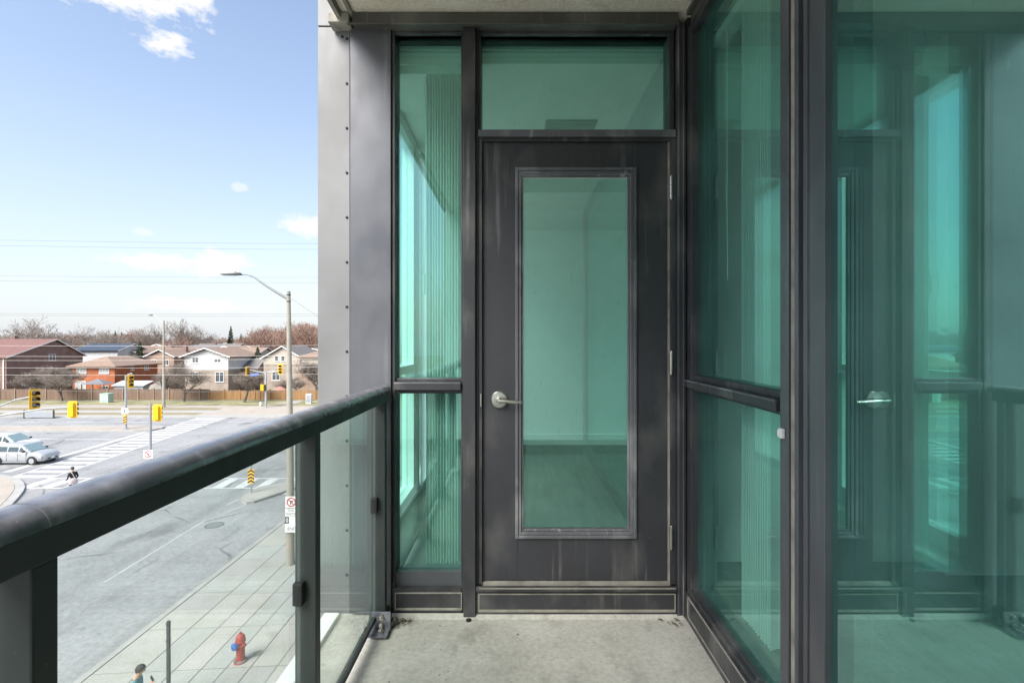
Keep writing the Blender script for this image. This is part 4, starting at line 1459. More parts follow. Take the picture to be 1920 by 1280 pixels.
# ------------------------------------------------------------------ STREET LAMPS
def lamp_arm(o, h, reach, m1, m2, dirx=-1, headlen=.75):
    pts = [(0, 0, h - .33), (dirx * .35, 0, h - .12), (dirx * reach * .5, 0, h + .36), (dirx * reach * .78, 0, h + .66), (dirx * reach, 0, h + .74)]
    MB().tube(pts, [.06, .055, .042, .035, .032], 8).build('arm', m1, o, smooth=True)
    x0, x1 = dirx * reach, dirx * (reach + headlen)
    hd_ = MB()
    zs = h + .74
    hd_.prism([(x0, zs + .035), (x0 + dirx * .10, zs + .07), (x0 + dirx * .3, zs + .055), (x1, zs + .0), (x1, zs - .02), (x0 + dirx * .35, zs - .05), (x0, zs - .045)], -.13, .13, 'y')
    ho = hd_.build('lamp_head', m2, o, bevel=.01)
    MB().tube([(x0 + dirx * .2, 0, zs + .05), (x0 + dirx * .2, 0, zs + .13)], .03, 8).build('photocell', M['metal_grey'], ho)
    MB().box(x0 + dirx * .34, x1 - dirx * .05, -.10, .10, zs - .062, zs - .052).build('lens', M['lamp'], ho)


lY = 19.3
lX = X(544.6, lY)
H1 = Z(546, lY) - .128
L1 = thing('street_lamp', 'tall tapered concrete street lamp with a curved arm and signs fixed low on it', 'street lamp', (lX, lY, .128))
_pm = MB()
_pm.tube([(0, 0, 0), (-.01, 0, 4), (-.04, 0, 7), (-.075, 0, H1)], [.165, .135, .108, .072], 14)
_pm.build('pole', M['pole'], L1, smooth=True)
_arm = MB()
hA = H1 - .22
ax = -.075
_arm.tube([(ax, 0, hA - .10), (ax - .45, 0, hA + .16), (ax - .95, 0, hA + .47), (ax - 1.40, 0, hA + .80), (ax - 1.65, 0, hA + .88), (ax - 1.92, 0, hA + .90)], [.055, .048, .036, .028, .024, .022], 8)
_arm.build('arm', M['armgrey'], L1, smooth=True)
_hd = MB()
x0 = ax - 1.88
zs = hA + .90
_hd.prism([(x0, zs + .02), (x0 - .06, zs + .055), (x0 - .2, zs + .035), (x0 - .80, zs - .002), (x0 - .80, zs - .025), (x0 - .30, zs - .045), (x0, zs - .03)], -.12, .12, 'y')
_ho = _hd.build('lamp_head', M['metal_dark'], L1, bevel=.008)
MB().tube([(x0 - .25, 0, zs + .03), (x0 - .25, 0, zs + .11)], .028, 8).build('photocell', M['metal_grey'], _ho)
MB().box(x0 - .72, x0 - .30, -.09, .09, zs - .056, zs - .046).build('lens', M['lamp'], _ho)
for zz in (H1 - .16, H1 - .42):
    MB().lathe([(.088, 0), (.088, .035)], ax + .002, 0, 12, 'z', zz).build('band', M['metal_dark'], L1)
y_ = -.20
cxs = X(546, lY - .2) - lX
ban_sign(L1, cxs, Z(941, lY - .2) - .128, .46, y_, 'turn')
tb = MB().box(cxs - .24, cxs + .24, y_, y_ + .004, Z(966, 19.1) - .128, Z(953.5, 19.1) - .128).build('sign_board', M['sign_w'], L1)
lettering('BUSES', .085, cxs, Z(957, 19.1) - .128, y_, tb, M['sign_k'])
lettering('EXCEPTED', .085, cxs, Z(962.6, 19.1) - .128, y_, tb, M['sign_k'])
hb = MB().box(cxs - .25, cxs + .25, y_, y_ + .004, Z(997.5, 19.1) - .128, Z(967, 19.1) - .128).build('sign_board', M['sign_w'], L1)
zt_, zb_ = Z(968.5, 19.1) - .128, Z(981, 19.1) - .128
MB().box(cxs - .245, cxs - .09, y_ - .0016, y_ - .0003, zb_, zt_).build('black_field', M['sign_k'], hb)
zm = (zt_ + zb_) / 2
dia = MB()
xm = cxs - .167
for s in (1,):
    o_ = [(xm - .055, zm), (xm, zm - .11), (xm + .055, zm), (xm, zm + .11)]
    i_ = [(xm - .028, zm), (xm, zm - .06), (xm + .028, zm), (xm, zm + .06)]
    for k in range(4):
        dia.prism([o_[k], o_[(k + 1) % 4], i_[(k + 1) % 4], i_[k]], y_ - .0030, y_ - .0018, 'y')
dia.build('diamond_mark', M['sign_w'], hb)
lettering('END', .17, cxs + .02, Z(991, 19.1) - .128, y_, hb, M['sign_k'])
for zz in (Z(936, 19.3), Z(960, 19.3), Z(985, 19.3)):
    MB().box(cxs - .05, cxs + .05, -.195, -.12, zz - .148, zz - .108).build('clamp', M['galv'], L1)
tg = MB()
tg.lathe([(.159, 0), (.159, .07)], -.004, 0, 14, 'z', Z(1026, 19.2) - .128)
tg.lathe([(.158, .11), (.158, .17)], -.004, 0, 14, 'z', Z(1026, 19.2) - .128)
tg.build('tag_band', mat('faded red tag', (.5, .25, .22), .7), L1)

l2Y = 65.2
l2X = X(307, l2Y)
L2 = thing('street_lamp', 'slender concrete street lamp with a drooping arm standing beside the far path', 'street lamp', (l2X, l2Y, .128))
H2 = Z(603, l2Y)
MB().tube([(0, 0, 0), (0, 0, H2 * .6), (0, 0, H2)], [.21, .15, .10], 10).build('pole', M['pole'], L2, smooth=True)
lamp_arm(L2, H2, 1.45, M['galv'], M['metal_dark'], -1, .62)

# ------------------------------------------------------------------ TRAFFIC LIGHTS
def signal_head(parent, c, ang, h=1.07, board=True, w=.36):
    """c = centre of the head in the parent's frame; lenses look along ang (deg, 0 = -Y)"""
    Mx = Matrix.Translation(c) @ Matrix.Rotation(R(ang), 4, 'Z')
    hb_ = MB().box(-w / 2, w / 2, -.11, .11, -h / 2, h / 2).xform(Mx).build('signal_head', M['yellow'], parent, bevel=.015)
    if board:
        bw, bh = w + .22, h + .22
        MB().frame_y(-bw / 2, bw / 2, -bh / 2, bh / 2, ((bw - w) / 2, (bw - w) / 2, .11, .11), -.08, -.06).xform(Mx).build('backboard', M['yellow'], hb_)
    rr = min(w * .40, h / 3 * .40)
    for i, mm in enumerate(('lens_r', 'lens_a', 'lens_g')):
        zc = (1 - i) * h / 3
        MB().lathe([(rr, -.112), (rr, -.118), (rr * .5, -.130)], 0, 0, 14, 'y', zc).xform(Mx).build('lens', M[mm], hb_)
        vs = MB()
        n = 10
        for k in range(n):
            a, b = math.pi * (-.18 + 1.36 * k / n), math.pi * (-.18 + 1.36 * (k + 1) / n)
            for (r0, r1) in ((rr * 1.04, rr * 1.12),):
                vs.prism([(r0 * math.cos(a), zc + r0 * math.sin(a)), (r1 * math.cos(a), zc + r1 * math.sin(a)), (r1 * math.cos(b), zc + r1 * math.sin(b)), (r0 * math.cos(b), zc + r0 * math.sin(b))], -.34 + .0, -.111, 'y')
        vs.xform(Mx).build('visor', M['black'], hb_)
    return hb_


# left corner pole with two long arms
t1y = 31.0
t1 = thing('traffic_light', 'traffic light with long grey arms reaching over the road from the left corner', 'traffic light', (-37.2, t1y, .13), 0, 'traffic lights at the crossroads')
O1 = (-37.2, t1y, .13)
def loc1(u, v, y=t1y):
    return (X(u, y) - O1[0], y - O1[1], Z(v, y) - O1[2])
MB().tube([(0, 0, 0), (0, 0, 5.9)], [.13, .09], 10).build('pole', M['metal_grey'], t1, smooth=True)
a_ = loc1(0, 761); b_ = loc1(30, 749); c_ = loc1(56, 744)
MB().tube([(0, 0, a_[2] - .9), a_, b_, c_], [.07, .06, .05, .045], 8).build('arm', M['galv'], t1, smooth=True)
signal_head(t1, Vector(loc1(63, 748.5)), 78, 1.12)
y2 = 30.2
a_ = loc1(0, 779, y2); b_ = loc1(80, 766, y2); c_ = loc1(128, 763, y2)
MB().tube([(0, 0, a_[2] - .6), a_, b_, c_], [.08, .07, .05, .045], 8).build('arm', M['galv'], t1, smooth=True)
_s = signal_head(t1, Vector(loc1(134.5, 767.5, y2)), 176, .84, True, .36)
# rear cover so the head reads solid from behind
# pole on the near street with no-walking sign
t2y = 30.8
t2x = X(282, t2y)
t2 = thing('traffic_light', 'grey traffic light pole turned away, with a round no pedestrians sign below', 'traffic light', (t2x, t2y, .0), 0, 'traffic lights at the crossroads')
MB().tube([(0, 0, 0), (0, 0, Z(756, t2y))], [.085, .075], 10).build('pole', M['galv'], t2, smooth=True)
signal_head(t2, Vector((X(293.5, t2y) - t2x, 0, Z(774, t2y))), 176, .86, True, .36)
ban_sign(t2, X(280, t2y) - t2x, Z(850.5, t2y), .56, -.11, 'walk')
MB().lathe([(.17, 0), (.17, .05), (.10, .09)], 0, 0, 12).build('base', M['galv'], t2)
# median pole
t3y = 48.9
t3x = X(236, t3y)
t3 = thing('traffic_light', 'pale traffic light on the median with a hooked arm and a striped hazard marker', 'traffic light', (t3x, t3y, .15), 0, 'traffic lights at the crossroads')
MB().tube([(0, 0, 0), (0, 0, Z(703, t3y) - .15)], [.11, .095], 10).build('pole', M['metal_grey'], t3, smooth=True)
MB().tube([(0, 0, Z(706, t3y) - .15), (.2, 0, Z(702, t3y) - .15), (.5, 0, Z(700, t3y) - .15), (.66, 0, Z(700.5, t3y) - .15)], .05, 8).build('arm', M['metal_grey'], t3, smooth=True)
signal_head(t3, Vector((X(245, t3y) - t3x, -.05, Z(714.5, t3y) - .15)), 62, 1.12)
s1 = MB().box(-.34, .34, -.14, -.135, Z(775, t3y) - .15, Z(764.5, t3y) - .15).build('sign_board', M['sign_w'], t3)
MB().prism([(-.05, Z(773.5, t3y) - .15), (.06, Z(773.5, t3y) - .15), (.06, Z(766, t3y) - .15), (-.05, Z(766, t3y) - .15)], -.1418, -.1402, 'y').build('arrow_mark', M['sign_k'], s1)
hm_ = MB().box(-.17, .17, -.13, -.125, Z(793, t3y) - .15, Z(776.5, t3y) - .15).build('hazard_marker', M['sign_o'], t3)
hs = MB()
zb0, zb1 = Z(793, t3y) - .15, Z(776.5, t3y) - .15
k = 0
zz = zb0
while zz < zb1 - .22:
    hs.prism([(-.165, zz), (.165, zz + .14), (.165, min(zb1, zz + .26)), (-.165, zz + .12)], -.1318, -.1302, 'y')
    zz += .24
hs.build('stripe', M['sign_k'], hm_)['kind'] = 'stuff'
MB().lathe([(.3, 0), (.3, .06), (.14, .12)], 0, 0, 12).build('base', M['galv'], t3)
# far corner pole with arms either way
t4y = 65.0
t4x = X(498.5, t4y)
t4 = thing('traffic_light', 'pale traffic light with two raised arms and a blue street name sign', 'traffic light', (t4x, t4y, .128), 0, 'traffic lights at the crossroads')
def loc4(u, v):
    return (X(u, t4y) - t4x, 0, Z(v, t4y) - .128)
MB().tube([(0, 0, 0), loc4(498.5, 697)], [.15, .12], 10).build('pole', M['metal_grey'], t4, smooth=True)
MB().tube([loc4(498.5, 699), loc4(486, 697), loc4(468, 693)], [.06, .05, .04], 8).build('arm', M['metal_grey'], t4)
MB().tube([loc4(498.5, 699), loc4(508, 695), loc4(521, 688.5)], [.06, .05, .04], 8).build('arm', M['metal_grey'], t4)
MB().tube([loc4(499, 698), loc4(516, 697)], [.05, .04], 8).build('brace', M['metal_grey'], t4)
signal_head(t4, Vector(loc4(463.5, 695.5)), 62, 1.07)
signal_head(t4, Vector(loc4(526, 692)), 8, 1.2, True, .42)
_v = loc4(477, 702)
MB().prism([(_v[0] - .55, _v[2] - .26), (_v[0] + .55, _v[2] - .06), (_v[0] + .55, _v[2] + .24), (_v[0] - .55, _v[2] + .04)], -.02, .0, 'y').build('street_name_sign', M['sign_b'], t4)
signal_head(t4, Vector((loc4(491, 726)[0], -.1, loc4(491, 726)[2])), 290, .82, False, .32)
signal_head(t4, Vector((loc4(496.5, 726)[0], -.26, loc4(496, 726)[2])), 60, .82, False, .32)
MB().lathe([(.28, 0), (.28, .05), (.16, .1)], 0, 0, 12).build('base', M['galv'], t4)
dp = thing('push_button_post', 'thin dark post with a white ball foot beside the far traffic light', 'post', (X(488.8, 66.5), 66.5, .16))
MB().tube([(0, 0, .1), (0, 0, Z(730, 66.5) - .16)], .06, 8).build('post', mat('dark red post paint', (.09, .035, .03), .6), dp)
MB().lathe([(.13, 0), (.15, .15), (.2, .3), (.17, .45), (.08, .52)], 0, 0, 12).build('foot', M['sign_w'], dp, smooth=True)

# chevron marker on the island
cY = 28.35
chx = X(471.5, cY)
ch = thing('hazard_marker', 'black and yellow chevron hazard marker on a short post at the island nose', 'road sign', (chx, cY, .13))
MB().tube([(0, 0, 0), (0, 0, 1.75)], .045, 8).build('post', M['galv'], ch)
zc0, zc1 = Z(905.5, cY) - .13, Z(879, cY) - .13
cb_ = MB().box(-.195, .195, -.055, -.050, zc0, zc1).build('sign_board', M['sign_o'], ch)
cs = MB()
zz = zc0 + .02
while zz < zc1 - .1:
    top = min(zz + .20, zc1 - .0)
    cs.prism([(-.19, zz - .02 + .0), (0, zz + .10), (0, min(zz + .20, zc1)), (-.19, zz + .08)], -.0568, -.0552, 'y')
    cs.prism([(.19, zz - .02), (.19, zz + .08), (0, min(zz + .20, zc1)), (0, zz + .10)], -.0568, -.0552, 'y')
    zz += .2
cs.build('chevron', M['sign_k'], cb_)['kind'] = 'stuff'

# ------------------------------------------------------------------ UTILITY BOXES AND BARRIER
gbY = 70.3
gb = thing('utility_box', 'pale green utility box on the grass in front of the brown fence', 'utility box', (X(200, gbY), gbY, .15))
MB().box(-.62, .62, -.5, .5, 0, 1.25).build('cabinet', M['boxgreen'], gb, bevel=.04)
MB().box(-.66, .66, -.54, .54, 1.251, 1.33).build('lid', M['boxgreen'], gb, bevel=.02)
MB().box(-.02, .02, -.512, -.5005, .1, 1.15).build('door_seam', M['metal_grey'], gb)
wbY = 69.0
wb = thing('utility_box', 'white upright utility cabinet on the grass near the amber fence', 'utility box', (X(579.5, wbY), wbY, .15))
MB().box(-.36, .36, -.3, .3, 0, 1.32).build('cabinet', M['boxwhite'], wb, bevel=.03)
MB().box(-.39, .39, -.33, .33, 1.321, 1.38).build('lid', M['boxwhite'], wb, bevel=.01)
MB().box(-.29, .29, -.312, -.3005, .12, 1.2).build('door_panel', M['metal_grey'], wb)
brY = 56.6
br = thing('barrier', 'low grey panel barrier with dark end posts at the far roadside', 'barrier', (X(73, brY), brY, 0))
MB().box(-1.66, 1.66, -.04, .04, .12, .72).build('panel', M['metal_grey'], br)
for s in (-1, 1):
    MB().box(s * 1.72 - .06, s * 1.72 + .06, -.06, .06, 0, .98).build('post', M['metal_dark'], br)
MB().tube([(-4.2, 0, .55), (-2.5, 0, .72), (-1.75, 0, .83), (0, 0, 1.05), (1.75, 0, 1.12)], .04, 6).build('handrail', M['galv'], br)

# ------------------------------------------------------------------ CARS
def loft(stations, n_mat=0):
    mb = MB()
    rows_ = []
    for (x, ring) in stations:
        b = len(mb.v)
        full = ring + [(-y, z) for (y, z) in ring[::-1] if abs(y) > 1e-6]
        for (y, z) in full:
            mb.v.append((x, y, z))
        rows_.append((b, len(full)))
    for i in range(len(rows_) - 1):
        b0, n_ = rows_[i]; b1, _ = rows_[i + 1]
        for k in range(n_):
            k2 = (k + 1) % n_
            mb.f.append([b0 + k, b0 + k2, b1 + k2, b1 + k]); mb.m.append(0)
    b, n_ = rows_[0]
    mb.f.append([b + k for k in range(n_)][::-1]); mb.m.append(0)
    b, n_ = rows_[-1]
    mb.f.append([b + k for k in range(n_)]); mb.m.append(0)
    return mb


def car(label, loc, paint, L, W, H, belt, hood, cowl_x, roof_f, roof_r, rear_x, nose_drop=.12):
    """local +X is forward; origin at the centre on the road"""
    t = thing('parked_car' if False else 'car', label, 'car', loc, 0, 'cars waiting at the stop line')
    hw = W / 2
    f, r = L / 2, -L / 2
    wx = (f - .88, r + .80)
    def ring(w, zl, zs, zt, crown):
        return [(0, zl), (w * .86, zl), (w * .97, zl + .10), (w, zs * .6 + zl * .4), (w * .985, zs), (w * .93, zt - .03), (w * .80, zt), (w * .4, zt + crown * .8), (0, zt + crown)]
    S = [(r, ring(hw * .80, .42, .72, belt - .10, .02)), (r + .06, ring(hw * .90, .30, .78, belt - .03, .02)), (r + .35, ring(hw * .985, .22, .82, belt, .02)),
         (-.8, ring(hw, .20, .82, belt, .02)), (.2, ring(hw, .20, .82, belt, .02)), (cowl_x, ring(hw * .995, .20, .80, belt - .01, .03)),
         ((cowl_x + f) / 2, ring(hw * .98, .21, .76, hood, .045)), (f - .45, ring(hw * .95, .22, .72, hood - nose_drop * .45, .045)),
         (f - .18, ring(hw * .86, .24, .64, hood - nose_drop, .04)), (f - .05, ring(hw * .72, .28, .56, hood - nose_drop - .10, .03)), (f, ring(hw * .58, .34, .50, hood - nose_drop - .2, .02))]
    body = loft(S).build('body', paint, t, smooth=True)
    sb_ = body.modifiers.new('s', 'SUBSURF'); sb_.levels = 2; sb_.render_levels = 2
    # cabin
    def cr(wb, wt, zb_, zt_):
        return [(0, zb_), (wb, zb_), (wb + (wt - wb) * .35 / .88, zb_ + (zt_ - zb_) * .35), (wt, zb_ + (zt_ - zb_) * .88), (wt * .86, zt_), (0, zt_ + .035)]
    wb_, wt_ = hw * .92, hw * .76
    C = [(rear_x, cr(wb_ * .9, wb_ * .88, belt - .06, belt + .02)), (rear_x + .12, cr(wb_ * .93, wt_ * .98, belt - .06, H - .14)), (roof_r, cr(wb_, wt_, belt - .06, H - .045)), ((roof_r + roof_f) / 2, cr(wb_, wt_, belt - .06, H - .035)),
         (roof_f, cr(wb_, wt_, belt - .06, H - .07)), (cowl_x + .02, cr(wb_ * .96, wb_ * .94, belt - .06, belt - .02))]
    loft(C).build('roof', paint, t, smooth=True)
    # glazing set just proud of the cabin
    def yside(z, x):
        k = (z - (belt - .06)) / (H - .06 - (belt - .06))
        base = wb_ + (wt_ - wb_) * min(1, (z - (belt - .06)) / (.88 * (H - .045 - (belt - .06))))
        if x > roof_f: base -= (wb_ * .05) * (x - roof_f) / (cowl_x - roof_f)
        return base
    z0, z1 = belt + .035, H - .17
    wins = []
    xs = [(rear_x + .35, -L * .17), (-L * .15, L * .035), (L * .055, cowl_x - .30)]
    for (xa_, xb_) in xs:
        for s in (1, -1):
            p = []
            for (xx, zz) in ((xa_, z0), (xb_, z0), (min(xb_, roof_f + .02), z1), (xa_ + .03, z1)):
                y_ = yside(zz, xx) + .012
                p.append((xx, s * y_, zz))
            q = [(a, b - s * .02, c) for (a, b, c) in p]
            m_ = MB().add(p + q, [(0, 1, 2, 3), (7, 6, 5, 4), (0, 4, 5, 1), (1, 5, 6, 2), (2, 6, 7, 3), (3, 7, 4, 0)])
            m_.build('side_window', M['carglass'], t)
    def screen(xb_, xt_, zb_, zt_, wb2, wt2, nm, mm):
        d = .045 if xb_ > xt_ else -.03
        zb_ += .03; zt_ += .03
        p = [(xb_ + d, -wb2, zb_), (xb_ + d, wb2, zb_), (xt_ + d, wt2, zt_), (xt_ + d, -wt2, zt_)]
        mid = [((xb_ + d) * .5 + (xt_ + d) * .5 + d * 1.5, 0, (zb_ + zt_) / 2 + .01)]
        q = [(a - d * 1.5, b, c - .03) for (a, b, c) in p]
        MB().add(p + q, [(0, 1, 2, 3), (7, 6, 5, 4), (0, 4, 5, 1), (1, 5, 6, 2), (2, 6, 7, 3), (3, 7, 4, 0)]).build(nm, mm, t)
    screen(cowl_x - .04, roof_f + .03, belt + .02, H - .10, wb_ * .86, wt_ * .86, 'windscreen', M['carscreen'])
    screen(rear_x + .02, rear_x + .12, belt + .06, H - .18, wb_ * .75, wt_ * .8, 'rear_window', M['carglass'])
    for xx in wx:
        for s in (1, -1):
            yc = s * (hw - .0)
            MB().lathe([(.385, -s * .03), (.385, s * .006)] if s > 0 else [(.385, .03), (.385, -.006)], xx, yc, 20, 'y', .33).build('wheel_arch', M['black'], t)
            w_ = MB().lathe([(.22, -.10), (.32, -.10), (.33, -.06), (.33, .006 if True else 0), (.31, .018), (.22, .018)], xx, yc if s > 0 else yc, 24, 'y', .33)
            if s < 0:
                w_.v = [(a, 2 * yc - b, c) for (a, b, c) in w_.v]; w_.f = [f_[::-1] for f_ in w_.f]
            w_o = w_.build('wheel', M['tyre'], t, smooth=True)
            rm = MB()
            rm.lathe([(.20, .018), (.215, .024), (.195, .026)], xx, 0, 24, 'y', .33)
            rm.lathe([(.06, .02), (.06, .034)], xx, 0, 10, 'y', .33)
            for k in range(5):
                a = 2 * math.pi * k / 5 + .3
                dx, dz = math.cos(a), math.sin(a)
                nx, nz = -dz * .032, dx * .032
                rm.prism([(xx + dx * .04 - nx, .33 + dz * .04 - nz), (xx + dx * .205 - nx, .33 + dz * .205 - nz), (xx + dx * .205 + nx, .33 + dz * .205 + nz), (xx + dx * .04 + nx, .33 + dz * .04 + nz)], .02, .031, 'y')
            rm.v = [(a, yc + s * b, c) for (a, b, c) in rm.v]
            rm.build('rim', M['steel'] if False else M['carsilver'], w_o)
    # lamps, grille, plate, bumper line, mirror, handles, sill
    for s in (1, -1):
        MB().prism([(f - .36, .60), (f - .15, .56), (f - .12, .68), (f - .22, .75), (f - .42, .76)], s * hw * .86, s * hw * .985, 'y').build('headlight', M['lamp'], t, bevel=.02)
        MB().box(r + .02, r + .22, s * hw * .72, s * hw * .945, .72, .95).build('tail_light', M['lens_r'], t, bevel=.02)
        MB().box(cowl_x - .42, cowl_x - .24, s * (hw - .01), s * (hw + .17), belt + .02, belt + .15).build('mirror', M['black'], t, bevel=.03)
        for xd in (-L * .13, L * .07):
            MB().box(xd - .02, xd + .14, s * (hw + .002), s * (hw + .022), belt - .17, belt - .14).build('door_handle', paint, t)
        MB().box(wx[1] + .42, wx[0] - .42, s * (hw - .03), s * (hw + .008), .20, .29).build('sill', M['metal_grey'], t)
        for xd in (-L * .155, L * .045, cowl_x - .22):
            MB().box(xd - .004, xd + .004, s * (hw - .02), s * (hw + .0025), .33, belt - .06).build('door_seam', M['black'], t)
    MB().box(f - .10, f + .012, -hw * .50, hw * .50, .40, .50).build('grille', M['black'], t, bevel=.02)
    MB().box(f - .12, f + .004, -hw * .62, hw * .62, .27, .34).build('lower_intake', M['black'], t, bevel=.02)
    MB().box(f - .02, f + .022, -.16, .16, .42, .53).build('number_plate', M['sign_w'], t)
    return t


car('silver rounded wagon waiting closest to the near corner with its side windows in view', (-36.4, 36.0, 0), M['carsilver'], 4.47, 1.76, 1.62, 1.02, 1.0, 1.12, .30, -1.75, -2.08).scale = (.9, .9, .9)
car('white car half hidden behind the silver wagon in the next lane', (-41.4, 39.6, 0), M['carwhite'], 4.85, 1.90, 1.66, 1.02, 1.02, 1.25, .35, -1.75, -2.25).scale = (.9, .9, .9)
# ------------------------------------------------------------------ OVERHEAD CABLES
WL = [(450, 457, 40, 'highest of the two thin cables across the blue sky', 0), (460, 468, 40, 'lower of the top pair of cables against the blue sky', 0),
      (517, 520, 40, 'upper cable of the pair passing just above the curved lamp arm', 0), (526, 531, 40, 'cable crossing right behind the curved lamp arm', 0),
      (587.5, 588, 40, 'upper cable of the pair just over the tree tops', 0), (591, 592.5, 40, 'lower cable of the pair just over the tree tops', 0),
      (648, 647, 34, 'pale cable passing in front of the red roof ridge', 1), (668, 666, 34, 'pale cable at the level of the brick house eaves', 1),
      (676, 672, 34, 'faint cable just beneath the eaves of the brick house', 1),
      (689.5, 688, 34, 'pale cable crossing the upper windows of the orange house', 1), (703, 701, 34, 'cable crossing the orange house between its two floors', 1),
      (731.5, 734, 30, 'dark cable along the top edge of the fence', 0), (751.5, 750.5, 30, 'cable along the foot of the fence', 0), (759.8, 758, 30, 'lowest dark cable over the far path edge', 0)]
for (va, vb, wy, lb, pale) in WL:
    o = thing('overhead_cable', lb, 'cable', (X(300, wy), wy, Z((va + vb) / 2, wy)), 0, 'overhead cables along the main road')
    ox, oy, oz = o.location
    pts = []
    for k in range(25):
        x = -150 + k * 10
        u = 965 + FX * x / wy
        if u < 600:
            t_ = u / 595
            v = va + (vb - va) * t_ + 2.2 * (1 - (2 * t_ - 1) ** 2) * .5
        else:
            v = vb + (u - 595) * (-.004)
        if u < 0: v = va + u * .006
        pts.append((x - ox, 0, Z(v, wy) - oz))
    rad = .010 if not pale else .0085
    MB().tube(pts, rad, 5).build('cable', M['wire_pale' if pale else 'wire'], o)
gw = thing('guy_wire', 'thin stay wire slanting down from the top of the near street lamp', 'cable', (lX, lY, H1))
MB().tube([(-.02, .08, -.15), (1.2, 3.0, -1.6), (6.0, 14.0, -6.6)], .005, 5).build('wire', M['wire'], gw)

# ------------------------------------------------------------------ FENCES
def fence(label, u0, u1, y, zt_, m, step=2.33):
    xa_, xb_ = X(u0, y), X(u1, y)
    o = thing('fence', label, 'fence', ((xa_ + xb_) / 2, y, .16))
    x = xa_ - (xa_ + xb_) / 2
    xe = xb_ - (xa_ + xb_) / 2
    while x < xe - .1:
        x1 = min(x + step, xe)
        h = zt_ - .16 + random.uniform(-.03, .03)
        MB().box(x - .07, x + .07, -.10, .06, 0, h + .10).build('post', M['fence_post'] if m == 'fence_brown' else M[m], o)
        pm = MB()
        nb_ = 11
        w_ = (x1 - x - .16) / nb_
        for k in range(nb_):
            xx = x + .08 + k * w_
            pm.box(xx + .006, xx + w_ - .006, -.012 + random.uniform(-.006, .006), .02, .06, h - .14 + random.uniform(-.012, .012))
        pm.box(x + .08, x1 - .08, -.035, -.019, h - .13, h - .04)
        pm.box(x + .08, x1 - .08, .021, .05, .35, .45)
        pm.box(x + .08, x1 - .08, .021, .05, h - .35, h - .25)
        pm.build('fence_panel', M[m], o)['kind'] = 'stuff'
        x = x1
    return o


fence('long weathered brown board fence with pale posts behind the grass', -260, 392, 73.2, Z(728.5, 73.2), 'fence_brown')
fence('amber stained board fence behind the far traffic light', 392.5, 720, 73.2, Z(731, 73.2), 'fence_orange', 2.3)

